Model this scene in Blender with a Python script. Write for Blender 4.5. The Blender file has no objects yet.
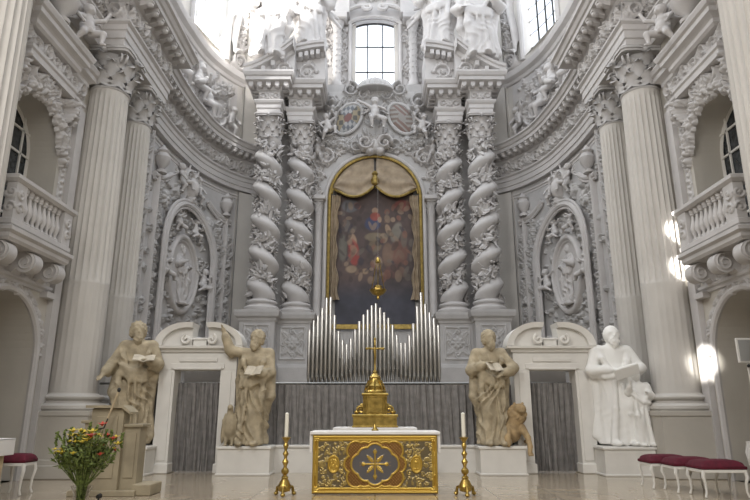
import bpy, math, random
import numpy as np
from mathutils import Vector, Matrix
PI = math.pi
C = bpy.context.scene.collection
scene = bpy.context.scene

# ------------------------------------------------------------------ camera
cam_d = bpy.data.cameras.new('camera'); cam = bpy.data.objects.new('camera', cam_d); C.objects.link(cam)
cam.location = (0, 0, 1.5); cam.rotation_euler = (math.radians(105), 0, 0)
cam_d.sensor_width = 36; cam_d.lens = 28.8; cam_d.clip_end = 300
scene.camera = cam

# ------------------------------------------------------------------ world, lamps, exposure
scene.view_settings.view_transform = 'Standard'; scene.view_settings.look = 'None'
scene.view_settings.exposure = 0.36; scene.view_settings.gamma = 1.0
scene.view_settings.use_curve_mapping = False
w = bpy.data.worlds.new('sky'); scene.world = w; w.use_nodes = True
bg = w.node_tree.nodes['Background']; bg.inputs[0].default_value = (0.86, 0.92, 1.0, 1); bg.inputs[1].default_value = 1.75

def lamp(name, kind, loc, target, power, color=(1, 1, 1), size=1.0, size_y=None, angle=None, blend=.4):
    d = bpy.data.lights.new(name, kind); o = bpy.data.objects.new(name, d); C.objects.link(o)
    o.location = loc
    o.rotation_euler = (Vector(target) - Vector(loc)).to_track_quat('-Z', 'Y').to_euler()
    d.energy = power; d.color = color
    if kind == 'AREA':
        d.size = size
        if size_y: d.shape = 'RECTANGLE'; d.size_y = size_y
    if kind == 'SPOT':
        d.spot_size = math.radians(angle); d.spot_blend = blend; d.shadow_soft_size = size
    return o
# daylight through apse and high nave windows, with an added glare spot and fill
lamp('apse_window_light', 'AREA', (-7.35, 24.0, 20.4), (-3, 22.6, 18.5), 900, (1, .98, .93), 2.3, 4.6)
lamp('sun_and_glare_spot', 'SPOT', (4.5, 17, 24.5), (-6.4, 25.2, 20.2), 22000, (1, .98, .94), .3, angle=23, blend=.7)  # added spot bleaching the left drum wall, stands in for window flare
lamp('sun_and_glare_spot', 'SPOT', (4.5, 17, 24.5), (-4.75, 24.3, 15.2), 9000, (1, .99, .97), .1, angle=5, blend=.4)
lamp('apse_window_light', 'AREA', (8.3, 24.2, 20.6), (3, 23.0, 17), 60, (.95, .97, 1), 2.4, 4.6)
lamp('apse_window_light', 'AREA', (0, 27.4, 20), (0, 20, 14), 50, (.93, .96, 1), 2.2, 4)
lamp('sun_and_glare_spot', 'SPOT', (-7, 4, 11.5), (7.86, 14.76, 5.0), 100000, (1, .98, .94), .05, angle=2.1, blend=.5)
lamp('sun_and_glare_spot', 'SPOT', (-7, 4, 11.5), (7.86, 14.76, 6.0), 100000, (1, .98, .94), .05, angle=2.1, blend=.5)
lamp('sun_and_glare_spot', 'SPOT', (-7, 4, 8.5), (7.88, 14.55, 2.6), 42000, (1, .97, .9), .05, angle=2.8, blend=.5)
lamp('nave_window_and_fill', 'AREA', (-7, 2, 13), (6, 17, 5), 1050, (1, .98, .955), 5, 5)
lamp('nave_window_and_fill', 'AREA', (3, -6, 12), (0, 18, 6), 950, (1, .985, .965), 8, 6)  # added front fill from the nave, not a window

# ------------------------------------------------------------------ materials
def mat(name, col, rough=.7, metal=0, var=.06, scale=3, bump=.0, bscale=40, trans=0, spec=.5, coat=0):
    m = bpy.data.materials.new(name); m.use_nodes = True; nt = m.node_tree; b = nt.nodes['Principled BSDF']
    b.inputs['Roughness'].default_value = rough; b.inputs['Metallic'].default_value = metal
    b.inputs['Specular IOR Level'].default_value = spec
    if trans: b.inputs['Transmission Weight'].default_value = trans
    if coat: b.inputs['Coat Weight'].default_value = coat
    tc = nt.nodes.new('ShaderNodeTexCoord'); n = nt.nodes.new('ShaderNodeTexNoise')
    n.inputs['Scale'].default_value = scale; n.inputs['Detail'].default_value = 6
    nt.links.new(tc.outputs['Object'], n.inputs['Vector'])
    r = nt.nodes.new('ShaderNodeValToRGB')
    c = np.array(col)
    r.color_ramp.elements[0].color = (*np.clip(c * (1 - var * 2), 0, 1), 1); r.color_ramp.elements[0].position = .3
    r.color_ramp.elements[1].color = (*np.clip(c * (1 + var), 0, 1), 1); r.color_ramp.elements[1].position = .7
    nt.links.new(n.outputs['Fac'], r.inputs['Fac']); nt.links.new(r.outputs['Color'], b.inputs['Base Color'])
    if bump:
        n2 = nt.nodes.new('ShaderNodeTexNoise'); n2.inputs['Scale'].default_value = bscale; n2.inputs['Detail'].default_value = 4
        nt.links.new(tc.outputs['Object'], n2.inputs['Vector'])
        bp = nt.nodes.new('ShaderNodeBump'); bp.inputs['Strength'].default_value = bump; bp.inputs['Distance'].default_value = .02
        nt.links.new(n2.outputs['Fac'], bp.inputs['Height']); nt.links.new(bp.outputs['Normal'], b.inputs['Normal'])
    return m
def vmat(name, rough=.6, metal=0, bump=0):
    m = mat(name, (.5, .5, .5), rough, metal, bump=bump); nt = m.node_tree
    a = nt.nodes.new('ShaderNodeVertexColor'); a.layer_name = 'Col'
    nt.links.new(a.outputs['Color'], nt.nodes['Principled BSDF'].inputs['Base Color'])
    return m
M = dict(
    stucco=mat('white_stucco', (.53, .51, .50), .75, var=.05, scale=1.5, bump=.25, bscale=25),
    grey=mat('grey_stucco', (.48, .468, .462), .8, var=.07, scale=1.5, bump=.3, bscale=25),
    cream=mat('cream_stucco', (.55, .525, .49), .7, var=.05, scale=.8, bump=.2, bscale=12),
    lower=mat('warm_plaster', (.50, .47, .42), .75, var=.05, scale=.7, bump=.15, bscale=12),
    white=mat('white_paint', (.72, .70, .66), .6, var=.03),
    purewhite=mat('matt_white', (.80, .79, .76), .8, var=.01),
    stone=mat('sandstone', (.44, .37, .255), .8, var=.16, scale=5, bump=.4, bscale=30),
    ambo=mat('yellow_limestone', (.34, .29, .20), .55, var=.14, scale=2.2, bump=.1, bscale=20),
    lion=mat('ochre_stone', (.42, .30, .16), .8, var=.2, scale=6, bump=.4, bscale=30),
    gold=mat('gilded_metal', (.50, .35, .10), .32, 1, var=.2, scale=9, bump=.2, bscale=40),
    oldgold=mat('old_gilding', (.40, .29, .09), .5, .7, var=.2, scale=9, bump=.2, bscale=40),
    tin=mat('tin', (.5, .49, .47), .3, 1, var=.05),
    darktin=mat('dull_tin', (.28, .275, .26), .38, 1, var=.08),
    black=mat('black_metal', (.02, .02, .02), .4, .2, var=.1),
    curtain=mat('grey_cloth', (.24, .228, .22), .95, var=.12, scale=6, bump=.3, bscale=60),
    drape=mat('beige_drapery', (.36, .285, .20), .8, var=.16, scale=3),
    velvet=mat('red_velvet', (.09, .001, .013), .85, var=.15, scale=12),
    linen=mat('white_linen', (.78, .76, .74), .85, var=.02),
    wax=mat('candle_wax', (.85, .82, .72), .5, var=.02),
    leaf=mat('green_leaf', (.15, .20, .045), .6, var=.4, scale=30),
    yellow=mat('yellow_petal', (.58, .44, .03), .6, var=.2, scale=30),
    red=mat('red_petal', (.50, .04, .015), .6, var=.3, scale=30),
    wood=mat('light_wood', (.50, .40, .26), .5, var=.12, scale=8),
    dark=mat('dark_recess_boards', (.05, .047, .045), .8, var=.1),
    leadglass=mat('dark_leaded_glass', (.05, .055, .06), .25, var=.3, scale=9),
    glassgrey=mat('grey_screen', (.34, .34, .33), .3, var=.02),
    book=mat('stone_pages', (.56, .50, .40), .8, var=.1, scale=8),
    paint=vmat('oil_paint', .7), enamel=vmat('coloured_enamel', .6, 0), antep=vmat('gilded_relief', .34, .85, .15),
)
M['antep'].node_tree.nodes['Principled BSDF'].inputs['Metallic'].default_value = .75
g = bpy.data.materials.new('clear_glass'); g.use_nodes = True
b = g.node_tree.nodes['Principled BSDF']; b.inputs['Transmission Weight'].default_value = 1; b.inputs['Roughness'].default_value = .02; b.inputs['IOR'].default_value = 1.1
M['glass'] = g
g = bpy.data.materials.new('window_glass'); g.use_nodes = True; nt = g.node_tree; nt.nodes.clear()
o_ = nt.nodes.new('ShaderNodeOutputMaterial'); mx = nt.nodes.new('ShaderNodeMixShader'); tr = nt.nodes.new('ShaderNodeBsdfTransparent'); gl = nt.nodes.new('ShaderNodeBsdfGlossy')
gl.inputs['Roughness'].default_value = .1; mx.inputs[0].default_value = .06; tr.inputs[0].default_value = (.97, .98, 1, 1)
nt.links.new(tr.outputs[0], mx.inputs[1]); nt.links.new(gl.outputs[0], mx.inputs[2]); nt.links.new(mx.outputs[0], o_.inputs[0])
M['pane'] = g
def floor_mat():
    m = mat('polished_stone_floor', (.5, .5, .5), .16); nt = m.node_tree; N = nt.nodes; L = nt.links; b = N['Principled BSDF']
    tc = N.new('ShaderNodeTexCoord'); br = N.new('ShaderNodeTexBrick'); br.offset = 0
    br.inputs['Scale'].default_value = 1; br.inputs['Brick Width'].default_value = 1.1; br.inputs['Row Height'].default_value = 1.1
    br.inputs['Mortar Size'].default_value = .012
    br.inputs['Color1'].default_value = (.43, .36, .265, 1); br.inputs['Color2'].default_value = (.37, .305, .225, 1); br.inputs['Mortar'].default_value = (.2, .17, .13, 1)
    L.new(tc.outputs['Object'], br.inputs['Vector'])
    n = N.new('ShaderNodeTexNoise'); n.inputs['Scale'].default_value = 2.5; n.inputs['Detail'].default_value = 8; L.new(tc.outputs['Object'], n.inputs['Vector'])
    mx = N.new('ShaderNodeMixRGB'); mx.blend_type = 'OVERLAY'; mx.inputs[0].default_value = .22
    L.new(br.outputs['Color'], mx.inputs[1]); L.new(n.outputs['Fac'], mx.inputs[2]); L.new(mx.outputs[0], b.inputs['Base Color'])
    mr = N.new('ShaderNodeMapRange'); mr.inputs[3].default_value = .06; mr.inputs[4].default_value = .18
    L.new(n.outputs['Fac'], mr.inputs[0]); L.new(mr.outputs[0], b.inputs['Roughness'])
    return m
M['floor'] = floor_mat()

# ------------------------------------------------------------------ helpers
MIR = 1          # -1 mirrors everything built (x -> -x)
ORG = {}
def at(x, y, Y):
    c, s = math.cos(math.radians(15)), math.sin(math.radians(15))
    r, u = x - 375, 250 - y
    f = 600 * c - u * s; z = u * c + 600 * s
    return Vector((r / f * Y, Y, 1.5 + z / f * Y))
def thing(name, label, cat, loc=(0, 0, 0), group=None):
    loc = Vector((loc[0] * MIR, loc[1], loc[2]))
    o = bpy.data.objects.new(name, None); C.objects.link(o); o.location = loc; o.empty_display_size = .2
    o['label'] = label; o['category'] = cat
    if group: o['group'] = group
    ORG[o.name] = loc
    return o
def tag(o, label, cat, group=None):
    o['label'] = label; o['category'] = cat
    if group: o['group'] = group
    return o
def link(name, V, F, m, parent=None, smooth=True, col=None, kind=None, label=None, sharp=None):
    V = np.array(V, dtype=float).reshape(-1, 3).copy()
    if isinstance(F, np.ndarray): F = F.tolist()
    if MIR < 0: V[:, 0] *= -1; F = [tuple(reversed(f)) for f in F]
    if parent is not None: org = np.array(ORG[parent.name])
    else: org = np.array([(V[:, 0].min() + V[:, 0].max()) / 2, (V[:, 1].min() + V[:, 1].max()) / 2, V[:, 2].min()])
    me = bpy.data.meshes.new(name); me.from_pydata((V - org).tolist(), [], F); me.update()
    o = bpy.data.objects.new(name, me); C.objects.link(o)
    if parent is not None: o.parent = parent
    else: o.location = org
    ORG[o.name] = Vector(org)
    me.materials.append(M[m])
    if smooth:
        me.shade_smooth()
        if sharp: me.set_sharp_from_angle(angle=math.radians(sharp))
    if col is not None:
        a = me.color_attributes.new('Col', 'FLOAT_COLOR', 'POINT')
        c4 = np.ones((len(V), 4)); c4[:, :3] = col; a.data.foreach_set('color', c4.ravel())
    if kind: o['kind'] = kind
    if label: o['label'] = label
    return o
def struct(name, V, F, m, parent=None, smooth=False, sharp=None):
    return link(name, V, F, m, parent, smooth=smooth, kind=None if parent else 'structure', sharp=sharp)
class MB:
    def __init__(s): s.V = []; s.F = []
    def add(s, V, F):
        n = len(s.V); s.V += [tuple(map(float, v)) for v in V]; s.F += [tuple(int(i) + n for i in f) for f in F]; return s
    def box(s, x0, x1, y0, y1, z0, z1, bev=0.0):
        if bev:
            b = bev; V = []
            for z, i in ((z0, b), (z0 + b, 0), (z1 - b, 0), (z1, b)):
                V += [(x0 + i, y0 + i, z), (x1 - i, y0 + i, z), (x1 - i, y1 - i, z), (x0 + i, y1 - i, z)]
            F = [(3, 2, 1, 0), (12, 13, 14, 15)]
            for k in range(3):
                for j in range(4): F.append((4 * k + j, 4 * k + (j + 1) % 4, 4 * k + 4 + (j + 1) % 4, 4 * k + 4 + j))
            return s.add(V, F)
        V = [(x0, y0, z0), (x1, y0, z0), (x1, y1, z0), (x0, y1, z0), (x0, y0, z1), (x1, y0, z1), (x1, y1, z1), (x0, y1, z1)]
        return s.add(V, [(3, 2, 1, 0), (4, 5, 6, 7), (0, 1, 5, 4), (1, 2, 6, 5), (2, 3, 7, 6), (3, 0, 4, 7)])
    def lathe(s, prof, c=(0, 0, 0), n=24, sx=1, sy=1, axis='z', a0=0, a1=2 * PI):
        V = []; full = abs(a1 - a0 - 2 * PI) < 1e-6; m = n if full else n + 1
        for r, z in prof:
            for k in range(m):
                a = a0 + (a1 - a0) * k / n; x, y = r * math.cos(a) * sx, r * math.sin(a) * sy
                if axis == 'z': V.append((c[0] + x, c[1] + y, c[2] + z))
                elif axis == 'y': V.append((c[0] + x, c[1] + z, c[2] + y))
                else: V.append((c[0] + z, c[1] + x, c[2] + y))
        F = []
        for i in range(len(prof) - 1):
            for k in range(n):
                k2 = (k + 1) % m if full else k + 1
                F.append((i * m + k, i * m + k2, (i + 1) * m + k2, (i + 1) * m + k))
        if full and prof[0][0] > 1e-4: F.append(tuple(range(m - 1, -1, -1)))
        if full and prof[-1][0] > 1e-4: F.append(tuple((len(prof) - 1) * m + k for k in range(m)))
        return s.add(V, F)
    def tube(s, pts, r, n=8, sq=1.0):
        P = [Vector(p) for p in pts]; rr = r if hasattr(r, '__len__') else [r] * len(P); V = []; nrm = None
        for i, p in enumerate(P):
            t = (P[min(i + 1, len(P) - 1)] - P[max(i - 1, 0)]).normalized()
            if nrm is None: nrm = t.orthogonal().normalized()
            nrm = (nrm - t * nrm.dot(t)).normalized(); bn = t.cross(nrm)
            for k in range(n):
                a = 2 * PI * k / n; V.append(p + nrm * math.cos(a) * rr[i] + bn * math.sin(a) * rr[i] * sq)
        F = [(i * n + k, i * n + (k + 1) % n, (i + 1) * n + (k + 1) % n, (i + 1) * n + k) for i in range(len(P) - 1) for k in range(n)]
        F += [tuple(range(n - 1, -1, -1)), tuple((len(P) - 1) * n + k for k in range(n))]
        return s.add(V, F)
    def ball(s, c, rx, ry=None, rz=None, n=8, m=6):
        ry = ry or rx; rz = rz or rx; V = []; F = []
        for i in range(m + 1):
            a = -PI / 2 + PI * i / m
            for k in range(n):
                b = 2 * PI * k / n; V.append((c[0] + rx * math.cos(a) * math.cos(b), c[1] + ry * math.cos(a) * math.sin(b), c[2] + rz * math.sin(a)))
        for i in range(m):
            for k in range(n): F.append((i * n + k, i * n + (k + 1) % n, (i + 1) * n + (k + 1) % n, (i + 1) * n + k))
        return s.add(V, F)
    def sheet(s, P):           # P: rows x cols of points
        nr, nc = len(P), len(P[0]); V = [p for row in P for p in row]
        return s.add(V, [(i * nc + j, i * nc + j + 1, (i + 1) * nc + j + 1, (i + 1) * nc + j) for i in range(nr - 1) for j in range(nc - 1)])
    def prism(s, poly, y0, y1, axis='y'):     # poly in (x,z) extruded in y  (or (y,z) extruded in x)
        n = len(poly); f = (lambda p, t: (p[0], t, p[1])) if axis == 'y' else ((lambda p, t: (t, p[0], p[1])) if axis == 'x' else (lambda p, t: (p[0], p[1], t)))
        V = [f(p, y0) for p in poly] + [f(p, y1) for p in poly]
        return s.add(V, [tuple(range(n)), tuple(range(2 * n - 1, n - 1, -1))] + [(i, n + i, n + (i + 1) % n, (i + 1) % n) for i in range(n)])
    def out(s, name, m, parent=None, smooth=False, sharp=35, label=None):
        return link(name, s.V, s.F, m, parent, smooth=smooth, sharp=sharp if smooth else None, label=label)
    def st(s, name, m='stucco', smooth=False):
        return struct(name, s.V, s.F, m, None, smooth=smooth, sharp=35 if smooth else None)

def sweep(mb, path, prof, closed=False):
    """path: xy points; prof: (offset to the right of travel, z) points"""
    P = [np.array(p, float) for p in path]; n = len(P); nm = []
    for i in range(n):
        a = P[i - 1] if (i > 0 or closed) else None; c = P[(i + 1) % n] if (i < n - 1 or closed) else None
        d1 = (P[i] - a) if a is not None else None; d2 = (c - P[i]) if c is not None else None
        if d1 is None: d1 = d2
        if d2 is None: d2 = d1
        d1 = d1 / np.linalg.norm(d1); d2 = d2 / np.linalg.norm(d2)
        n1 = np.array([d1[1], -d1[0]]); n2 = np.array([d2[1], -d2[0]]); q = n1 + n2; q = q / max(.35, (q @ n1)); nm.append(q)
    V = []
    for i in range(n):
        for o, z in prof: v = P[i] + nm[i] * o; V.append((v[0], v[1], z))
    k = len(prof); F = []
    for i in range(n if closed else n - 1):
        j = (i + 1) % n
        for t in range(k - 1): F.append((i * k + t, i * k + t + 1, j * k + t + 1, j * k + t))
    mb.add(V, F); return mb
class Path:
    def __init__(s, pts, smooth=True, step=.1):
        P = np.array(pts, float)
        if smooth and len(P) > 2:
            Q = []
            for i in range(len(P) - 1):
                p0 = P[max(i - 1, 0)]; p1 = P[i]; p2 = P[i + 1]; p3 = P[min(i + 2, len(P) - 1)]
                for t in np.linspace(0, 1, 14, endpoint=False):
                    Q.append(.5 * ((2 * p1) + (p2 - p0) * t + (2 * p0 - 5 * p1 + 4 * p2 - p3) * t * t + (-p0 + 3 * p1 - 3 * p2 + p3) * t ** 3))
            Q.append(P[-1]); P = np.array(Q)
        d = np.r_[0, np.cumsum(np.linalg.norm(np.diff(P, axis=0), axis=1))]; s.L = d[-1]
        n = max(2, int(s.L / step)); s.s = np.linspace(0, s.L, n + 1)
        s.P = np.c_[np.interp(s.s, d, P[:, 0]), np.interp(s.s, d, P[:, 1])]
        T = np.gradient(s.P, axis=0); T /= np.linalg.norm(T, axis=1)[:, None]; s.N = np.c_[T[:, 1], -T[:, 0]]
    def pos(s, u, off=0):
        u = np.asarray(u, float)
        x = np.interp(u, s.s, s.P[:, 0]); y = np.interp(u, s.s, s.P[:, 1]); nx = np.interp(u, s.s, s.N[:, 0]); ny = np.interp(u, s.s, s.N[:, 1])
        return x + nx * off, y + ny * off
    def pts(s, off=0, a=None, b=None):
        u = s.s; u = u[(u >= (a or 0) - 1e-6) & (u <= (b or s.L) + 1e-6)]; x, y = s.pos(u, off); return list(zip(x.tolist(), y.tolist()))
    def uy(s, Y): return float(np.interp(Y, s.P[:, 1], s.s))
def pmap(path, u0, z0, off=0):
    def f(u, v, h):
        x, y = path.pos(u0 + u, off + h); return x, y, z0 + v
    return f
def xmap(x0, y0, z0):       # plane facing the viewer (-Y)
    return lambda u, v, h: (x0 + u, y0 - h, z0 + v)
def sidemap(x0, y0, z0):    # left wall plane facing +X, u runs along +Y
    return lambda u, v, h: (x0 + h, y0 + u, z0 + v)

# ------------------------------------------------------------------ relief carving on a grid
class Rel:
    def __init__(s, W, H, st=.03):
        s.W, s.Hh = W, H; s.nu = int(round(W / st)) + 1; s.nv = int(round(H / st)) + 1
        s.u = np.linspace(0, W, s.nu); s.v = np.linspace(0, H, s.nv); s.U, s.V = np.meshgrid(s.u, s.v); s.H = np.zeros_like(s.U); s.st = W / (s.nu - 1)
    def w(s, cx, cy, r):
        i0, i1 = np.searchsorted(s.u, [cx - r, cx + r]); j0, j1 = np.searchsorted(s.v, [cy - r, cy + r]); sl = (slice(j0, j1), slice(i0, i1))
        return sl, s.U[sl] - cx, s.V[sl] - cy
    def mx(s, sl, h): s.H[sl] = np.maximum(s.H[sl], h)
    def blob(s, cx, cy, rx, ry=None, a=0, h=.1, b=0):
        ry = ry or rx; sl, x, y = s.w(cx, cy, max(rx, ry) * 1.05); c, n = math.cos(a), math.sin(a)
        q = 1 - ((x * c + y * n) / rx) ** 2 - ((-x * n + y * c) / ry) ** 2; s.mx(sl, np.where(q > 0, b + h * np.sqrt(np.maximum(q, 0)), 0))
    def leaf(s, cx, cy, a, L, W, h=.08):
        sl, x, y = s.w(cx + math.cos(a) * L / 2, cy + math.sin(a) * L / 2, L * .62 + W)
        x = x + math.cos(a) * L / 2; y = y + math.sin(a) * L / 2; c, n = math.cos(a), math.sin(a); t = (x * c + y * n) / L; b = -x * n + y * c
        tt = np.clip(t, 0, 1); wd = W * np.sin(PI * tt ** .7) ** .8 * (1 + .28 * np.sin((tt + abs(b) / W * .12) * 5 * 2 * PI)) + 1e-6
        q = 1 - (b / wd) ** 2; ok = (t > 0) & (t < 1) & (q > 0)
        hh = h * (.35 + .65 * tt) * np.sqrt(np.maximum(q, 0)) * (1 - .55 * np.exp(-(b / (.12 * W)) ** 2))
        s.mx(sl, np.where(ok, hh, 0))
    def tube(s, pts, r, h=None):
        h = h or r; P = np.array(pts, float); rr = r if hasattr(r, '__len__') else [r] * len(P)
        for i in range(len(P) - 1):
            n = max(1, int(np.linalg.norm(P[i + 1] - P[i]) / (s.st * .7)))
            for k in range(n):
                t = k / n; p = P[i] * (1 - t) + P[i + 1] * t; q = rr[i] * (1 - t) + rr[i + 1] * t; s.blob(p[0], p[1], q, q, 0, h * q / max(rr))
    def ring(s, cx, cy, rx, ry, w, h, fill=None):
        sl, x, y = s.w(cx, cy, max(rx, ry) + w * 2); e = np.sqrt((x / rx) ** 2 + (y / ry) ** 2); d = abs(e - 1) * min(rx, ry)
        if fill is not None: s.H[sl] = np.where(e < 1, fill, s.H[sl])
        s.mx(sl, np.where(d < w, h * np.sqrt(np.maximum(1 - (d / w) ** 2, 0)) ** .6, 0))
    def scroll(s, cx, cy, r, a0=0, turns=1.4, d=1, w=.05, h=.1, leaves=True):
        n = int(22 * turns); P = []; R = []
        for k in range(n + 1):
            t = k / n; a = a0 + d * turns * 2 * PI * t; q = r * (1 - t) ** .8 + r * .12; P.append((cx + q * math.cos(a), cy + q * math.sin(a))); R.append(w * (1 - .4 * t))
        s.tube(P, R, h)
        if leaves:
            for k in range(0, n - 6, 3):
                t = k / n; a = a0 + d * turns * 2 * PI * t; q = r * (1 - t) ** .8 + r * .12
                s.leaf(cx + q * math.cos(a), cy + q * math.sin(a), a + d * .7, r * .5, r * .2, h * .9)
        s.rosette(cx, cy, r * .36, 6, h * 1.1)
    def rosette(s, cx, cy, r, n=6, h=.1, a=0):
        for k in range(n): q = a + 2 * PI * k / n; s.blob(cx + .55 * r * math.cos(q), cy + .55 * r * math.sin(q), r * .48, r * .3, q, h * .75)
        s.blob(cx, cy, r * .3, r * .3, 0, h)
    def fruit(s, cx, cy, r, n=14, h=.14, rng=random):
        for k in range(6): q = rng.random() * 6.28; s.leaf(cx + r * .5 * math.cos(q), cy + r * .5 * math.sin(q), q, r * .9, r * .3, h * .6)
        for k in range(n):
            q = rng.random() * 6.28; t = r * rng.random() ** .5 * .8; z = r * rng.uniform(.2, .36); s.blob(cx + t * math.cos(q), cy + t * math.sin(q), z, z, 0, h * rng.uniform(.7, 1.1) * .6, h * .4 * (1 - t / r))
    def rinceau(s, u0, u1, vc, A, d=1, h=.1):
        n = max(1, round((u1 - u0) / (A * 2.1))); w = (u1 - u0) / n
        for i in range(n):
            c = u0 + (i + .5) * w; e = d * (1 if i % 2 else -1); s.scroll(c, vc + e * A * .08, A * .82, PI / 2 * e - PI * .5 * 0, 1.5, -e, A * .13, h)
            s.tube([(c - w / 2, vc - e * A * .75), (c - w * .3, vc - e * A * .2), (c - w * .1, vc + e * A * .75)], A * .13, h * .8)
            s.leaf(c - w / 2, vc - e * A * .8, e * 1.2, A * .9, A * .26, h); s.leaf(c + w * .42, vc, 2.0 * e, A * .8, A * .25, h); s.leaf(c + w * .45, vc, -1.4 * e, A * .8, A * .25, h)
    def candel(s, uc, v0, v1, w, h=.1, rng=random):
        v = v0; k = 0
        while v < v1 - w * .5:
            k += 1; m = k % 4
            if m == 0: s.fruit(uc, v + w * .45, w * .5, 9, h * 1.2, rng); v += w * .9
            elif m == 1:
                for e in (-1, 1): s.leaf(uc, v, PI / 2 + e * .75, w * .95, w * .28, h)
                s.leaf(uc, v, PI / 2, w * 1.0, w * .22, h * 1.1); v += w * .75
            elif m == 2:
                for e in (-1, 1): s.scroll(uc + e * w * .27, v + w * .3, w * .24, PI / 2 if e < 0 else PI / 2, 1.1, e, w * .08, h, False)
                v += w * .7
            else: s.rosette(uc, v + w * .35, w * .42, 7, h); v += w * .75
    def putto(s, cx, cy, S, fl=1, rng=random, wings=True, h=.15):
        """chubby child of height about S; soft parts stamped as ellipsoids"""
        B = lambda x, y, rx, ry, a, hh: s.blob(cx + fl * x * S, cy + y * S, rx * S, ry * S, a * fl, hh * h, h * .15)
        if wings:
            for e in (-1, 1):
                for q in (.2, .6, 1.0): s.leaf(cx + e * .1 * S, cy + .62 * S, PI / 2 - e * (q + .35), .5 * S, .1 * S, h * .6)
        B(0, .86, .12, .13, 0, 1.25); B(.0, .93, .13, .08, 0, 1.2); B(0, .58, .14, .19, .1, 1.1); B(.02, .42, .15, .13, 0, 1.1)
        j = rng.uniform(-.4, .4)
        B(.2, .66 + j * .1, .15, .06, .5 + j, 1.0); B(.33, .78 + j * .2, .12, .05, 1.1 + j, .9); B(-.19, .62, .15, .06, -.7 + j, 1); B(-.3, .48, .12, .05, -1.4, .9)
        B(.13, .24, .2, .085, -1.2 + j, 1.1); B(.22, .05, .15, .06, -1.7 + j, .95); B(-.1, .24, .2, .085, -1.9 - j, 1.1); B(-.12, .02, .15, .06, -1.3 - j, .95)
        B(.26, -.08, .08, .04, 0, .9); B(-.1, -.12, .08, .04, 0, .9)
    def dense(s, n, test, size, h, rng):
        for _ in range(n):
            u = rng.uniform(0, s.W); v = rng.uniform(0, s.Hh)
            if not test(u, v): continue
            k = rng.random(); z = size * rng.uniform(.7, 1.2)
            if k < .55: s.leaf(u, v, rng.random() * 6.28, z * 1.2, z * .3, h * rng.uniform(.6, 1))
            elif k < .75: s.scroll(u, v, z * .5, rng.random() * 6, 1.2, rng.choice((-1, 1)), z * .13, h, False)
            elif k < .88: s.rosette(u, v, z * .42, 6, h)
            else: s.fruit(u, v, z * .5, 7, h, rng)
    def emit(s, name, m, parent, mp, cut=False, base=0, col=None, hole=None, kind=None, thr=.004):
        x, y, z = mp(s.U, s.V, s.H + base); V = np.stack([x, y, z + 0 * x], -1).reshape(-1, 3)
        I = np.arange(s.nu * s.nv).reshape(s.nv, s.nu); F = np.stack([I[:-1, :-1], I[:-1, 1:], I[1:, 1:], I[1:, :-1]], -1).reshape(-1, 4)
        k = np.ones(len(F), bool)
        if cut: k &= s.H.reshape(-1)[F].max(1) > thr
        if hole is not None:
            Z = hole(s.U, s.V).reshape(-1); k &= ~(Z[F].all(1))
        F = F[k]; used = np.unique(F); mpn = np.zeros(len(V), int); mpn[used] = np.arange(len(used))
        if len(used) == 0: return None
        return link(name, V[used], mpn[F], m, parent, col=None if col is None else col.reshape(-1, 3)[used], kind=kind)

# ------------------------------------------------------------------ sculpting by distance fields (surface nets)
def nets(f, lo, hi, h):
    lo = np.array(lo, float); n = np.ceil((np.array(hi) - lo) / h).astype(int) + 1
    ax = [lo[i] + h * np.arange(n[i]) for i in range(3)]; X, Y, Z = np.meshgrid(*ax, indexing='ij', sparse=False)
    D = f(X.astype(np.float32), Y.astype(np.float32), Z.astype(np.float32)); D[0] = D[-1] = 1; D[:, 0] = D[:, -1] = 1; D[:, :, 0] = D[:, :, -1] = 1
    S = D < 0; nx, ny, nz = D.shape; acc = np.zeros((nx - 1, ny - 1, nz - 1, 3)); cnt = np.zeros((nx - 1, ny - 1, nz - 1))
    def cor(a, i, j, k): return a[i:nx - 1 + i, j:ny - 1 + j, k:nz - 1 + k]
    for c0 in ((i, j, k) for i in (0, 1) for j in (0, 1) for k in (0, 1)):
        for d in range(3):
            if c0[d]: continue
            c1 = list(c0); c1[d] = 1; a = cor(D, *c0); b = cor(D, *c1); x = cor(S, *c0) != cor(S, *c1)
            t = np.where(x, a / np.where(x, a - b, 1), 0)
            for e in range(3): acc[..., e] += np.where(x, c0[e] + (t if e == d else 0), 0)
            cnt += x
    on = cnt > 0; idx = -np.ones(on.shape, int); idx[on] = np.arange(on.sum())
    cell = np.argwhere(on); V = lo + (cell + acc[on] / cnt[on][:, None]) * h; F = []
    for d in range(3):
        e, g_ = [(1, 2), (2, 0), (0, 1)][d]
        s0 = [slice(None)] * 3; s1 = [slice(None)] * 3; s0[d] = slice(0, -1); s1[d] = slice(1, None)
        P = np.argwhere(S[tuple(s0)] != S[tuple(s1)]); P = P[(P[:, e] > 0) & (P[:, g_] > 0) & (P[:, e] < D.shape[e] - 1) & (P[:, g_] < D.shape[g_] - 1)]
        if not len(P): continue
        ins = S[P[:, 0], P[:, 1], P[:, 2]]; q = []
        for a_, b_ in ((1, 1), (0, 1), (0, 0), (1, 0)):
            R = P.copy(); R[:, e] -= a_; R[:, g_] -= b_; q.append(idx[R[:, 0], R[:, 1], R[:, 2]])
        Q = np.stack(q, 1); Q[~ins] = Q[~ins][:, ::-1]; F.append(Q)
    F = np.concatenate(F); F = F[(F >= 0).all(1)]
    return V, F
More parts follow.
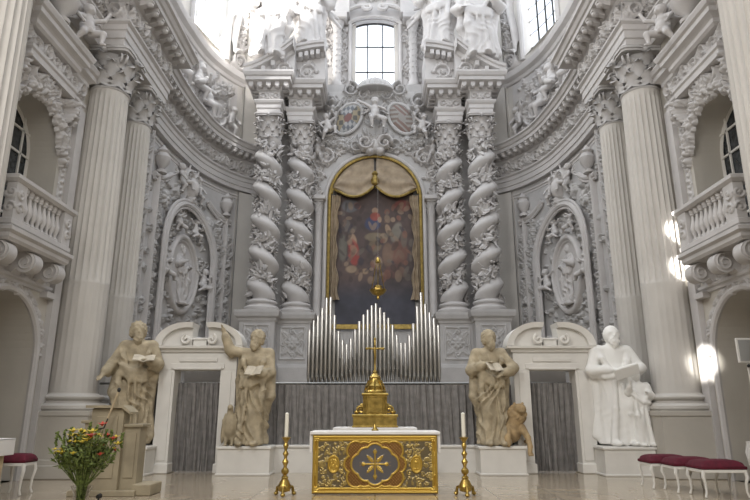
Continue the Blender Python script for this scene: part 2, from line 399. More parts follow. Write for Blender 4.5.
class Sdf:
    """a list of soft shapes united smoothly"""
    def __init__(s): s.L = []; s.lo = np.full(3, 9e9); s.hi = np.full(3, -9e9)
    def bb(s, *p):
        for c, r in p: s.lo = np.minimum(s.lo, np.array(c) - r); s.hi = np.maximum(s.hi, np.array(c) + r)
    def cap(s, a, b, ra, rb=None, k=.02, sub=False):
        rb = ra if rb is None else rb; a = np.array(a, float); b = np.array(b, float); s.bb((a, ra), (b, rb)); ab = b - a; q = ab @ ab + 1e-9
        def f(X, Y, Z):
            t = np.clip(((X - a[0]) * ab[0] + (Y - a[1]) * ab[1] + (Z - a[2]) * ab[2]) / q, 0, 1)
            return np.sqrt((X - a[0] - t * ab[0]) ** 2 + (Y - a[1] - t * ab[1]) ** 2 + (Z - a[2] - t * ab[2]) ** 2) - (ra + (rb - ra) * t)
        s.L.append((f, k, sub)); return s
    def chain(s, pts, rs, k=.015):
        for i in range(len(pts) - 1):
            r0, r1 = (rs[i], rs[i + 1]) if hasattr(rs, '__len__') else (rs, rs); s.cap(pts[i], pts[i + 1], r0, r1, k)
    def ell(s, c, r, k=.02, rz=0, rx=0, ry=0, sub=False, noise=0, nf=60):
        c = np.array(c, float); r = np.array(r, float); s.bb((c, max(r)))
        R = np.array(Matrix.Rotation(rz, 3, 'Z') @ Matrix.Rotation(ry, 3, 'Y') @ Matrix.Rotation(rx, 3, 'X')).T
        def f(X, Y, Z):
            x, y, z = X - c[0], Y - c[1], Z - c[2]; p = [R[i][0] * x + R[i][1] * y + R[i][2] * z for i in range(3)]
            k0 = np.sqrt((p[0] / r[0]) ** 2 + (p[1] / r[1]) ** 2 + (p[2] / r[2]) ** 2); k1 = np.sqrt((p[0] / r[0] ** 2) ** 2 + (p[1] / r[1] ** 2) ** 2 + (p[2] / r[2] ** 2) ** 2) + 1e-9
            d = k0 * (k0 - 1) / k1
            if noise: d = d + noise * np.sin(X * nf + 2 * np.sin(Z * nf * .5)) * np.sin(Z * nf + 1) * np.sin(Y * nf + X * nf * .4)
            return d
        s.L.append((f, k, sub)); return s
    def fn(s, f, k=.02): s.L.append((f, k, False)); return s
    def __call__(s, X, Y, Z):
        D = np.full(X.shape, 1.0, np.float32); self_disp = getattr(s, 'disp', None)
        for f, k, sub in s.L:
            d = f(X, Y, Z)
            if sub: D = np.maximum(D, -d); continue
            t = np.clip(.5 + .5 * (D - d) / k, 0, 1); D = D * (1 - t) + d * t - k * t * (1 - t)
        return D + self_disp(X, Y, Z) if self_disp else D
    def mesh(s, name, m, parent, h, S=1, rot=0, off=(0, 0, 0), pad=.03, label=None, sx=1):
        V, F = nets(s, s.lo - pad, s.hi + pad, h); c, n = math.cos(rot), math.sin(rot)
        V = V * S; V[:, 0] *= sx; V = np.c_[V[:, 0] * c - V[:, 1] * n, V[:, 0] * n + V[:, 1] * c, V[:, 2]] + np.array(off)
        return link(name, V, F, m, parent, label=label)

# ================================================================== STRUCTURE
def arch_wall(mb, mp, u0, u1, v0, v1, ops, step=.3, back=True):
    U = set(np.linspace(u0, u1, max(2, int((u1 - u0) / step) + 1)).tolist())
    for o in ops: U |= set((o['uc'] + o['hw'] * np.cos(np.linspace(0, PI, 17))).tolist())
    U = sorted(U); U = [u for i, u in enumerate(U) if i == 0 or u - U[i - 1] > 1e-5]
    top = lambda o, u: o['vs'] + o.get('k', 1) * math.sqrt(max(o['hw'] ** 2 - (u - o['uc']) ** 2, 0))
    for a, b in zip(U[:-1], U[1:]):
        m = (a + b) / 2; act = sorted([o for o in ops if abs(m - o['uc']) < o['hw']], key=lambda o: o['vb'])
        A = [v0]; B = [v0]
        for o in act: A += [o['vb'], top(o, a)]; B += [o['vb'], top(o, b)]
        A.append(v1); B.append(v1)
        for i in range(0, len(A), 2): mb.add([mp(a, A[i], 0), mp(b, B[i], 0), mp(b, B[i + 1], 0), mp(a, A[i + 1], 0)], [(0, 1, 2, 3)])
    for o in ops:
        uu = o['uc'] - o['hw'] * np.cos(np.linspace(0, PI, 25)); P = [(o['uc'] - o['hw'], o['vb'])] + [(u, top(o, u)) for u in uu] + [(o['uc'] + o['hw'], o['vb'])]
        V = [mp(u, v, 0) for u, v in P] + [mp(u, v, -o['d']) for u, v in P]; n = len(P)
        mb.add(V, [(i, (i + 1) % n, n + (i + 1) % n, n + i) for i in range(n)])
        if o.get('back'): mb.add([mp(u, v, -o['d']) for u, v in P], [tuple(range(n))])
    return mb
f1 = lambda fn: (lambda u, v, h: tuple(float(q) for q in fn(u, v, h)))

fb = MB(); fb.add([(-14, -8, 0), (14, -8, 0), (14, 32, 0), (-14, 32, 0)], [(0, 1, 2, 3)]); fb.st('floor', 'floor')
MB().box(-14, 14, -8.3, -8, 0, 21).st('wall_back', 'lower')
MB().box(-14, 14, -8, 8.5, 20, 20.4).st('ceiling', 'stucco')

APW = Path([(-7.95, 16.0), (-8.05, 18), (-8.1, 20), (-8.0, 22), (-7.6, 24.3), (-6.6, 26.2), (-5.2, 27.2), (-3.5, 27.6), (0, 27.7)])
ENT = [(-.35, 11.4), (.02, 11.4), (.02, 11.58), (.06, 11.6), (.06, 11.82), (.10, 11.85), (.10, 12.0), (.18, 12.06), (.18, 12.12), (.03, 12.15), (0, 12.2), (0, 12.8), (.05, 12.84), (.09, 12.92),
       (.2, 12.97), (.2, 13.1), (.6, 13.12), (.6, 13.27), (.66, 13.3), (.72, 13.42), (.8, 13.46), (.8, 13.52), (-.4, 13.6)]
side_name = {1: 'left', -1: 'right'}; put_sites = []
for MIR in (1, -1):
    S = side_name[MIR]
    # --- side wall with lower niche and upper loggia
    mb = MB(); mp = f1(sidemap(-8.0, 0, 0))
    low = dict(uc=12.9, hw=1.3, vb=.0, vs=2.75, d=1.1, back=True); upp = dict(uc=12.9, hw=1.12, vb=5.15, vs=7.65, d=.75)
    arch_wall(mb, mp, -8, 18.3, 0, 16.5, [low, upp]); mb.box(-8.6, -8.3, -8, 11, 16.5, 20)
    mb.st('wall_' + S, 'lower')
    # --- loggia window
    wn = bpy.data.objects
    mb = MB()
    y0, y1 = 11.78, 14.02
    P = [(y0, 5.15)] + [(12.9 - 1.12 * math.cos(a), 7.65 + 1.12 * math.sin(a)) for a in np.linspace(0, PI, 19)] + [(y1, 5.15)]
    V = []
    for y, z in P: V += [(-8.72, y, z), (-8.72, 12.9 + (y - 12.9) * .88, 6.4 + (z - 6.4) * .95)]
    mb.add(V, [(2 * i, 2 * i + 2, 2 * i + 3, 2 * i + 1) for i in range(len(P) - 1)])
    for y in (12.2, 12.9, 13.6): mb.box(-8.73, -8.69, y - .025, y + .025, 5.2, 8.6)
    for z in (6.0, 6.8, 7.6, 8.2): mb.box(-8.73, -8.69, 11.85, 13.95, z - .025, z + .025)
    win = mb.st('window_1' if MIR == 1 else 'window_2', 'white')
    MB().add([(-8.745, 12.9 + (y - 12.9) * .99, z) for y, z in P], [tuple(range(len(P)))]).out('pane', 'leadglass', win)
    # --- apse wall, lower drum
    mb = MB(); sweep(mb, APW.pts(0, APW.uy(18.2)), [(0, 0), (0, 13.0)]); mb.st('wall_apse_' + S, 'grey', True)
    # --- upper drum with window
    ua, ub = APW.uy(22.5), APW.uy(25.3)
    mb = MB(); arch_wall(mb, f1(pmap(APW, 0, 0)), APW.uy(17.0), APW.L - 1.0, 12.9, 25.0, [dict(uc=(ua + ub) / 2, hw=(ub - ua) / 2, vb=17.9, vs=21.6, d=.5)])
    mb.st('wall_drum_' + S, 'cream')
    mp = f1(pmap(APW, 0, 0, -.4)); mb = MB()
    for k in range(1, 5):
        u = ua + (ub - ua) * k / 5; a, b_ = mp(u - .03, 0, 0), mp(u + .03, 0, 0); mb.box(min(a[0], b_[0]) - .02, max(a[0], b_[0]) + .02, a[1] - .02, b_[1] + .02, 17.9, 22.9)
    for z in np.arange(18.4, 23.2, .72): mb.tube([mp(u, z, 0) for u in np.linspace(ua, ub, 9)], .02, 4)
    win = mb.st('window_3' if MIR == 1 else 'window_4', 'glassgrey' if MIR == 1 else 'black')  # left bars paler than the right: window glare put into their colour
    MB().sheet([[mp(u, z, -.03) for u in np.linspace(ua, ub, 9)] for z in (17.9, 23.0)]).out('pane', 'pane', win)
    # window surround moulding
    mb = MB(); mp = f1(pmap(APW, 0, 0)); uc, hw = (ua + ub) / 2, (ub - ua) / 2 + .1
    mb.tube([mp(uc - hw, z, .05) for z in np.linspace(17.7, 21.6, 8)] + [mp(uc - hw * math.cos(a), 21.6 + hw * math.sin(a), .05) for a in np.linspace(0.1, PI - .1, 20)] + [mp(uc + hw, z, .05) for z in np.linspace(21.6, 17.7, 8)], .13, 8)
    mb.st('trim_window_' + S, 'stucco', True)
    # --- great entablature
    path = [(-7.75, 4), (-7.75, 9.7), (-7.05, 9.7), (-7.05, 11.3), (-7.75, 11.3), (-7.75, 14.75), (-7.05, 14.75), (-7.05, 18.15), (-7.8, 18.15)] + [p for p in APW.pts(.2, APW.uy(18.6)) if p[0] < -4.6]
    mb = MB(); sweep(mb, path, ENT); ent = mb.st('trim_1' if MIR == 1 else 'trim_2', 'stucco')
    md = MB(); pp = Path(path, smooth=False, step=.02); u = .2
    while u < pp.L - .1:
        x, y = pp.pos(u, .37); X2, Y2 = pp.pos(u, .55)
        if True:
            nx, ny = float(X2 - x), float(Y2 - y); q = math.hypot(nx, ny) or 1; nx, ny = nx / q, ny / q; tx, ty = -ny, nx; x, y = float(x), float(y)
            V = []
            for d, zz in ((-.18, 12.9), (-.05, 12.93), (.12, 13.0), (.2, 13.04)):
                for e in (-.085, .085): V += [(x + nx * d + tx * e, y + ny * d + ty * e, zz), (x + nx * d + tx * e, y + ny * d + ty * e, 13.115)]
            F = []
            for k in range(3): a = 4 * k; F += [(a, a + 2, a + 6, a + 4), (a, a + 4, a + 5, a + 1), (a + 2, a + 3, a + 7, a + 6)]
            F += [(12, 14, 15, 13)]
            md = MB(); md.add(V, F); md.ball((x + nx * .1, y + ny * .1, 12.97), .11, .11, .08, 7, 5); md.out('modillion', 'stucco', ent)
        u += .42
    # frieze carving: one strip per straight or curved run
    rng = random.Random(3)
    runs = [([(-7.75, 11.35), (-7.75, 14.7)], 1), ([(-7.75, 14.75), (-7.05, 14.75)], 1), ([(-7.05, 14.8), (-7.05, 18.1)], 1), ([p for p in path if p[1] > 18.5], 0)]
    for pts, st in runs:
        p = Path(pts, smooth=False, step=.1); R = Rel(p.L, .58, .025); R.rinceau(0, p.L, .29, .27, 1, .22)
        for k in range(int(p.L / 1.9)): R.putto(1 + k * 1.9, .12, .42, 1 if k % 2 else -1, rng, h=.22)
        R.emit('frieze_carving', 'stucco', ent, pmap(p, 0, 12.21, .005))
    # lower string moulding beneath the architrave on the apse wall
    mb = MB(); sweep(mb, [p for p in APW.pts(0, APW.uy(18.4)) if p[0] < -5.2], [(0, 11.0), (.05, 11.02), (.05, 11.1), (.1, 11.14), (.1, 11.2), (0, 11.22)]); mb.st('trim_string_' + S, 'stucco', True)
    # upper ledge
    mb = MB(); sweep(mb, APW.pts(0, APW.uy(17.2), APW.L - .9), [(0, 16.75), (.08, 16.8), (.12, 16.95), (.3, 17.05), (.36, 17.25), (.36, 17.32), (0, 17.4)]); mb.st('trim_ledge_' + S, 'stucco', True)
    # flat pilasters of the drum beside the retable, upper and lower
    for z0, z1, n in ((13.5, 16.8, 'a'), (17.35, 25, 'b'), (0, 11.35, 'c')):
        mb = MB(); a, b_ = APW.uy(26.35), APW.uy(26.35) + 1.25; sweep(mb, APW.pts(0, a, b_), [(-.02, z0), (.14, z0), (.14, z1), (-.02, z1)]); 
        V = [(*[float(t) for t in APW.pos(a, o)], z) for o in (-.02, .14) for z in (z0, z1)]
        mb.add(V, [(0, 2, 3, 1)]); V = [(*[float(t) for t in APW.pos(b_, o)], z) for o in (-.02, .14) for z in (z0, z1)]; mb.add(V, [(0, 1, 3, 2)])
        mb.st('trim_pilaster_' + S, 'cream')

    # ---------------- great columns
    def capital(mb, cx, cy, R, z0, z1, n=8):
        H = z1 - z0; bell = lambda t: R * (.92 + .05 * t + .35 * max(0, t - .6) ** 2 * 4)
        mb.lathe([(bell(t), t * H) for t in np.linspace(0, .88, 8)], (cx, cy, z0), 28)
        mb.lathe([(R * .95, -.03 * H), (R * 1.06, 0), (R * 1.06, .03 * H), (R * .95, .06 * H)], (cx, cy, z0), 28)
        for row, (b0, b1, ph, n_) in enumerate(((.03, .42, 0, n), (.22, .68, PI / n, n), (.5, .84, 0, n))):
            for k in range(n_):
                a = 2 * PI * k / n_ + ph; ct, st = math.cos(a), math.sin(a); P = []
                for i in range(8):
                    t = i / 7; zz = z0 + H * (b0 + (b1 - b0) * (t if t < .86 else .86 - (t - .86) * .8)); r = bell(b0 + (b1 - b0) * t) + R * (.08 + .46 * t ** 3); row_ = []
                    for j in range(5):
                        c_ = (j - 2) / 2; wd = R * .36 * (1.0 if t < .6 else 1.05 - (t - .6) * 1.6) * (1 + .22 * (-1) ** i); l = c_ * wd; rr = r + R * (.14 * (1 - c_ * c_) - .02 * abs(c_))
                        row_.append((cx + rr * ct - l * st, cy + rr * st + l * ct, zz + (.03 * H if abs(c_) < .1 else -.01 * H * (-1) ** i)))
                    P.append(row_)
                mb.sheet([r_[::-1] for r_ in P]) if False else mb.sheet(P)
        for k in range(4):
            a = PI / 4 + k * PI / 2; 
            for e in (-1, 1):
                P = []; 
                for i in range(22):
                    t = i / 21; q = e * 0; ang = -PI * .5 + t * 2.6 * PI; s_ = R * .26 * (1 - t * .8)
                    rad = R * 1.36 + s_ * math.cos(ang) - R * .05; zz = z0 + H * .76 + s_ * math.sin(ang); a2 = a + e * .09
                    P.append((cx + rad * math.cos(a2), cy + rad * math.sin(a2), zz))
                mb.tube(P, [R * .075 * (1 - .4 * i / 21) for i in range(22)], 5)
        for k in range(4): a = k * PI / 2; mb.ball((cx + R * 1.2 * math.cos(a), cy + R * 1.2 * math.sin(a), z0 + H * .92), R * .2, R * .2, R * .16, 7, 5)
        P = []
        for k in range(4):
            a = PI / 4 + k * PI / 2
            P += [(cx + R * 1.68 * math.cos(a - .07), cy + R * 1.68 * math.sin(a - .07)), (cx + R * 1.68 * math.cos(a + .07), cy + R * 1.68 * math.sin(a + .07))]
            for t in (.3, .5, .7):
                a2 = a + PI / 2 * t; rr = R * 1.22 * (1 + .12 * (abs(t - .5) / .2)); P.append((cx + rr * math.cos(a2), cy + rr * math.sin(a2)))
        mb.prism(P, z0 + H * .88, z0 + H * .94, 'z'); mb.prism([(cx + (p[0] - cx) * 1.05, cy + (p[1] - cy) * 1.05) for p in P], z0 + H * .94, z1, 'z')
        return mb
    def att_base(R, h): return [(R * 1.42, 0), (R * 1.42, .001), (R * 1.5, .12 * h), (R * 1.5, .28 * h), (R * 1.4, .4 * h), (R * 1.22, .44 * h), (R * 1.16, .55 * h), (R * 1.22, .64 * h), (R * 1.3, .68 * h), (R * 1.32, .78 * h), (R * 1.24, .88 * h), (R * 1.08, .92 * h), (R * 1.04, h)]
    def fluted_column(cx, cy, R, label, group=None, back=-8.05, pk=1.5):
        z0, z1, zc = 1.9, 11.4, 10.2
        t = thing('fluted_column', label, 'column', (cx, cy, 0), group)
        mb = MB()
        for z_, r_ in ((0, .16), (.25, .1)): mb.box(back, cx + R * pk + r_, cy - R * pk - r_, cy + R * pk + r_, z_, .3 if z_ == 0 else .42, .02)
        mb.box(back, cx + R * pk, cy - R * pk, cy + R * pk, .4, 1.42)
        mb.box(back, cx + R * pk + .03, cy - R * pk - .03, cy + R * pk + .03, 1.38, 1.5, .01); 
        mb.out('pedestal', 'lower', t)
        mb = MB(); mb.lathe(att_base(R, .42), (cx, cy, 1.5), 40); mb.out('base', 'cream', t, True)
        V = []; nf = 24; m = nf * 6; zs = [1.92, 2.0, 2.3, 4.55, 4.65, 4.7, 4.8, 5.5, 7, 8.5, 9.9, 10.05, 10.18]
        for z in zs:
            tt = (z - 1.9) / 8.3; r = R * (1 - .14 * tt ** 1.8); fd = 0 if z < 2.05 or z > 10.0 else (.35 if z < 4.62 else 1)
            if abs(z - 4.65) < .06: fd = 0; 
            for k in range(m):
                a = 2 * PI * k / m; ph = (k % 6) / 6; d = R * .085 * fd * (0 if ph < .15 else math.sin(PI * (ph - .1) / .9) ** .6)
                V.append((cx + (r - d) * math.cos(a), cy + (r - d) * math.sin(a), z))
        F = [(i * m + k, i * m + (k + 1) % m, (i + 1) * m + (k + 1) % m, (i + 1) * m + k) for i in range(len(zs) - 1) for k in range(m)]
        link('shaft', V, F, 'cream', t, smooth=True, sharp=50)
        mb = MB(); capital(mb, cx, cy, R * .88, zc, z1); mb.out('capital', 'grey', t, True, 60)
        return t
    fluted_column(-7.6, 15.45, .60, f'thick fluted column on a tall plinth beside the {S} balcony', None)
    fluted_column(-7.6, 17.45, .50, f'slimmer fluted column just behind the thick {S} column, next to the carved panel', None)
    fluted_column(-7.6, 10.5, .60, f'nearest fluted column, cut by the {S} edge of the photo', None, pk=1.0)

    # ---------------- side bay ornament
    t = thing('loggia_surround', f'stucco arch surround with cornice and hanging festoons over the {S} balcony', 'stucco ornament', (-8, 12.9, 4))
    mb = MB(); sweep(mb, [(-8.0, 11.0), (-8.0, 14.75)], [(0, 9.0), (.06, 9.02), (.06, 9.15), (.0, 9.2)])
    sweep(mb, [(-8.0, 11.0), (-7.92, 11.0), (-7.92, 11.9), (-7.75, 11.9), (-7.75, 13.9), (-7.92, 13.9), (-7.92, 14.7), (-8, 14.7)], [(-.3, 10.0), (.0, 10.0), (.06, 10.06), (.06, 10.16), (.1, 10.2), (.2, 10.26), (.2, 10.38), (.26, 10.42), (.3, 10.52), (.3, 10.56), (-.3, 10.62)])
    sweep(mb, [(-8.0, 11.0), (-7.92, 11.0), (-7.92, 11.9), (-7.75, 11.9), (-7.75, 13.9), (-7.92, 13.9), (-7.92, 14.7), (-8, 14.7)], [(-.3, 9.25), (.02, 9.25), (.02, 9.4), (.06, 9.44), (.06, 9.52), (0, 9.54), (-.3, 9.54)])
    mb.out('cornice', 'stucco', t)
    R = Rel(3.5, .46, .022); R.rinceau(0, 3.5, .23, .22, 1, .17); R.emit('frieze_carving', 'stucco', t, sidemap(-7.93, 11.1, 9.53))
    R = Rel(3.3, 2.2, .025); rng = random.Random(11)
    for a in np.linspace(.05, PI - .05, 15):
        x, y = 1.65 - 1.25 * math.cos(a), .35 + 1.25 * math.sin(a); R.fruit(x, y, .2, 10, .26, rng)
    for a in np.linspace(.2, PI - .2, 13): R.leaf(1.65 - 1.15 * math.cos(a), .4 + 1.15 * math.sin(a), -a + PI * .5 + rng.uniform(-.6, .6) - PI, .35, .1, .22)
    R.scroll(1.3, 1.8, .24, 0, 1.3, 1, .06, .22); R.scroll(2.0, 1.8, .24, PI, 1.3, -1, .06, .22); [R.leaf(1.65, 1.55, PI / 2 + (q - 3) * .35, .5, .1, .32) for q in range(7)]; R.putto(.5, 1.35, .6, 1, rng, h=.3); R.putto(2.8, 1.35, .6, -1, rng, h=.3)
    R.emit('festoon', 'stucco', t, sidemap(-8.0, 11.25, 7.3), cut=True, thr=.02)
    for y in (11.45, 14.15):
        R = Rel(.28, 4.2, .02)
        for k in range(26): R.leaf(.14, .05 + k * .16, PI / 2 + .7 * (1 if k % 2 else -1), .2, .05, .05); R.blob(.14, .1 + k * .16, .05, .05, 0, .06)
        R.emit('pilaster_carving', 'stucco', t, sidemap(-7.99, y, 5.1))
    mb = MB(); mb.box(-8.05, -7.86, 14.48, 14.8, 0.45, 9.3); mb.box(-8.05, -7.83, 14.45, 14.83, 0, .46); mb.out('pilaster', 'stucco', t)
    # vase and putti on the cornice
    v = thing('stucco_putto', f'stucco child sitting above the {S} loggia cornice', 'statue', (-7.6, 13.6, 10.6))
    put_sites.append((v, MIR))
    v = thing('stucco_vase', f'stucco vase on the cornice above the {S} loggia', 'vase', (-7.65, 12.6, 10.6))
    MB().lathe([(.18, 0), (.2, .08), (.08, .14), (.1, .2), (.3, .42), (.36, .62), (.24, .8), (.2, .86), (.28, .94), (.2, .96)], (-7.6, 12.6, 10.58), 20).out('body', 'stucco', v, True)

    # ---------------- balcony
    t = thing('balcony', f'stucco balcony with turned balusters on the {S} side wall', 'balcony', (-8, 12.9, 4.3))
    bp = [(-8.0, 11.65), (-7.42, 11.65), (-7.42, 14.02), (-8.0, 14.02)]
    mb = MB(); sweep(mb, bp, [(-.55, 4.86), (-.02, 4.86), (.03, 4.92), (.03, 5.0), (.1, 5.05), (.1, 5.13), (.02, 5.17), (-.55, 5.17)])
    mb.box(-8, -7.43, 11.66, 14.01, 4.88, 5.16); mb.out('slab', 'stucco', t)
    mb = MB(); sweep(mb, bp, [(-.18, 6.1), (.02, 6.1), (.08, 6.16), (.08, 6.24), (.02, 6.27), (-.22, 6.27), (-.22, 6.1)]); mb.out('handrail', 'stucco', t)
    mb = MB(); sweep(mb, bp, [(-.18, 5.17), (0, 5.17), (.03, 5.2), (.03, 5.3), (-.0, 5.32), (-.18, 5.32)]); mb.out('plinth', 'stucco', t)
    for y in (11.66, 13.64):
        mb = MB(); mb.box(-7.62, -7.41, y, y + .37, 5.3, 6.12); 
        R = Rel(.3, .72, .02); R.scroll(.15, .2, .11, 0, 1.2, 1, .03, .04, False); R.scroll(.15, .52, .11, PI, 1.2, 1, .03, .04, False)
        p = mb.out('post', 'stucco', t); R.emit('carving', 'stucco', p, sidemap(-7.405, y + .035, 5.35), cut=True)
        R.emit('carving', 'stucco', p, xmap(-7.66, 11.655, 5.35), cut=True) if y < 12 else None
    bal = [(.06, 0), (.075, .0), (.075, .06), (.045, .08), (.04, .14), (.085, .26), (.09, .33), (.06, .45), (.035, .56), (.035, .62), (.06, .64), (.06, .68), (.075, .7), (.075, .78)]
    for k in range(8): MB().lathe(bal, (-7.52, 12.16 + k * .193, 5.32), 12).out('baluster', 'stucco', t, True)
    for y in (11.85, 12.84, 13.84):
        mb = MB(); P = []
        for i in range(30): a = PI / 2 - i / 29 * 3 * PI; q = .2 * (1 - i / 29 * .8); P.append((-7.62 + q * math.cos(a), 4.63 + q * math.sin(a)))
        pr = [(-8, 4.87), (-7.5, 4.87)] + [(-7.62 + .23 * math.cos(a), 4.63 + .23 * math.sin(a)) for a in np.linspace(PI / 2, -PI * .8, 16)] + [(-8, 4.3)]
        n = len(pr); V = [(p[0], y - .15, p[1]) for p in pr] + [(p[0], y + .15, p[1]) for p in pr]
        mb.add(V, [tuple(range(n)), tuple(range(2 * n - 1, n - 1, -1))] + [(i, n + i, n + (i + 1) % n, (i + 1) % n) for i in range(n)])
        for yy in (y - .16, y + .16): mb.tube([(p[0], yy, p[1]) for p in P], .028, 5)
        mb.out('console', 'stucco', t, True, 40)
    # stucco below the balcony
    t = thing('niche_surround', f'moulded arch and garlands around the round-headed niche under the {S} balcony', 'stucco ornament', (-8, 12.9, 0))
    mb = MB(); sweep(mb, [(-8, 11), (-8, 14.45)], [(0, 4.22), (.05, 4.24), (.05, 4.3), (.1, 4.34), (.1, 4.4), (0, 4.42)]); mb.box(-8.02, -7.82, 14.1, 14.5, 4.12, 4.26); mb.out('string_course', 'stucco', t)
    mb = MB()
    pts = [(-7.98, 12.9 - 1.36, z) for z in np.linspace(.0, 2.75, 8)] + [(-7.98, 12.9 - 1.36 * math.cos(a), 2.75 + 1.36 * math.sin(a)) for a in np.linspace(.05, PI - .05, 26)] + [(-7.98, 12.9 + 1.36, z) for z in np.linspace(2.75, 0, 8)]
    mb.tube(pts, .08, 8); mb.tube([(p[0], 12.9 + (p[1] - 12.9) * 1.07, p[2] + (.1 if p[2] > 2.8 else 0)) for p in pts], .03, 6); mb.out('arch_moulding', 'stucco', t, True)
    R = Rel(3.4, 1.5, .022); rng = random.Random(5)
    for e in (-1, 1):
        for k in range(7): a = .35 + k * .16; R.fruit(1.65 + e * 1.62 * math.sin(a * 1.15), 1.62 * math.cos(a * 1.15) - .15, .12, 7, .1, rng); R.leaf(1.65 + e * 1.6 * math.sin(a * 1.15), 1.65 * math.cos(a * 1.15) - .1, e * -a, .3, .07, .07)
    R.scroll(1.4, 1.35, .14, 0, 1.2, 1, .04, .1, False); R.scroll(1.9, 1.35, .14, PI, 1.2, -1, .04, .1, False)
    R.emit('garland', 'stucco', t, sidemap(-8.0, 11.25, 2.75), cut=True)
    R = Rel(2.8, .5, .022); R.rinceau(0, 2.8, .25, .22, 1, .07); R.emit('carved_band', 'stucco', t, sidemap(-7.99, 11.5, 4.4))
MIR = 1

# ---- sculpted figures
def draped(u, rx0, ry0, rx1, ry1, z0, z1, folds, amp, lean=(0, 0), tw=1.5, seed=0):
    rs_ = np.random.RandomState(seed); ph = rs_.rand(4) * 6
    def f(X, Y, Z):
        t_ = np.clip((Z - z0) / (z1 - z0), 0, 1); x = X - lean[0] * t_; y = Y - lean[1] * t_; rx = rx0 + (rx1 - rx0) * t_; ry = ry0 + (ry1 - ry0) * t_; th = np.arctan2(y, x)
        w_ = th * folds + tw * t_ + ph[0]; fo = amp * (1 - .6 * t_) * (np.abs(np.sin(w_ * .5 + .5 * np.sin(3 * t_ + ph[1]))) * 1.6 + .35 * np.sin(w_ * 1.7 + ph[2] + 3 * t_) - .8)
        d = (np.sqrt((x / rx) ** 2 + (y / ry) ** 2) - 1) * np.minimum(rx, ry) - fo
        return np.maximum(d * .75, np.maximum(z0 - Z, Z - z1))
    return f
def figure(nm_seed, armL, armR, head=(0, -.02, .915), turn=0., beard=True, hair=.012, folds=9, amp=.018, knee=1, bare=False, wings=False, hood=False, swags=5, lean=.0, smooth_=False):
    s = Sdf(); sd = nm_seed; rg = random.Random(sd)
    s.bb(((0, 0, .0), .01), ((.2, .15, .02), .02), ((-.2, -.17, .02), .02))
    s.fn(draped(0, .145, .125, .108, .100, 0.012, .60, folds, amp, (lean, 0), 1.6 * knee, sd), .02)
    s.ell((lean, -.01, .58), (.112, .10, .11), .03); s.ell((lean, .0, .70), (.112, .078, .14), .03); s.cap((lean - .09, 0, .79), (lean + .09, 0, .79), .048, k=.03)
    s.ell((knee * .055, -.085, .33), (.05, .06, .12), .03); s.cap((knee * .06, -.09, .3), (knee * .07, -.10, .05), .045, .035, .05)
    for e in (-1, 1): s.ell((e * .065, -.14, .022), (.032, .065, .024), .012, rz=-e * .25)
    h = np.array(head); s.cap((lean, 0, .83), h + (0, .01, -.05), .036, .032, .02)
    c, n = math.cos(turn), math.sin(turn); R_ = lambda x, y, z: (h[0] + x * c - y * n, h[1] + x * n + y * c, h[2] + z)
    s.ell(h, (.048, .055, .068), .012, rz=turn); s.ell(R_(0, -.02, -.03), (.034, .036, .034), .015, rz=turn)
    s.cap(R_(0, -.052, .012), R_(0, -.064, -.012), .007, .011, .008); s.cap(R_(-.028, -.045, .018), R_(.028, -.045, .018), .008, k=.01)
    for e in (-1, 1): s.ell(R_(e * .018, -.056, .006), (.010, .008, .007), .004, sub=True); s.ell(R_(e * .018, -.047, .006), (.008, .006, .005), .003); s.ell(R_(e * .046, 0, 0), (.007, .012, .018), .006)
    s.cap(R_(-.014, -.052, -.028), R_(.014, -.052, -.028), .006, k=.006)
    if not hood:
        s.ell(R_(0, .018, .020), (.066, .064, .064), .012, rz=turn, noise=hair, nf=110)
        for e in (-1, 1): s.ell(R_(e * .046, .015, -.01), (.02, .035, .05), .015, noise=hair, nf=140)
    else: s.ell(R_(0, .015, .0), (.06, .062, .085), .02)
    if beard: s.ell(R_(0, -.042, -.062), (.038, .03, .052), .014, noise=.008, nf=120)
    for e, A in ((1, armL), (-1, armR)):
        if A is None: continue
        sh = (lean + e * .115, 0, .79); el, ha = A[0], A[1]
        s.cap(sh, el, .046, .042, .03); s.cap(el, tuple(np.array(el) * .25 + np.array(ha) * .75), .044, .034, .02)      # sleeve
        s.cap(el, ha, .026, .019, .01); v = np.array(ha) - np.array(el); v = v / (np.linalg.norm(v) + 1e-9); ha = np.array(ha); side = np.cross(v, (0, 0, 1.0)); side = side / (np.linalg.norm(side) + 1e-6)
        p = ha + v * .02; s.ell(p, (.02, .02, .017), .01)
        for k in range(4): b0 = p + side * (k - 1.5) * .0105 + v * .008; m_ = b0 + v * (.022, .026, .025, .019)[k]; s.cap(b0, m_, .0065, .006, .004); s.cap(m_, m_ + v * .016 + np.array((0, -.004, -.008)), .006, .005, .004)
        s.cap(p - side * .016 * e, p - side * .03 * e + v * .02, .007, .006, .005)
        for k in range(3):      # hanging sleeve folds
            q = np.array(el) * (1 - k * .3) + ha * k * .3; s.cap(q, q + np.array((-e * .012, .02, -.055 + k * .01)), .03, .02, .03)
    # cloak: a rolled diagonal swathe, fan folds below it, falls at both sides
    K = knee; X3 = lambda P: [(lean * p[2] + K * p[0], p[1], p[2]) for p in P]
    for k in range(3 if swags > 3 else 1):
        s.chain(X3([(-.12, .01, .62 - .022 * k), (-.09, -.085, .565 - .03 * k), (.0, -.118, .57 - .032 * k), (.085, -.10, .63 - .03 * k), (.125, -.02, .71 - .02 * k)]), [.02, .024, .026, .024, .02], .012)
    s.chain(X3([(-.105, .0, .80), (-.10, -.075, .72), (-.04, -.10, .60)]), [.022, .024, .02], .015); s.chain(X3([(.105, .0, .80), (.085, -.078, .70), (.05, -.1, .62)]), [.022, .022, .016], .015)
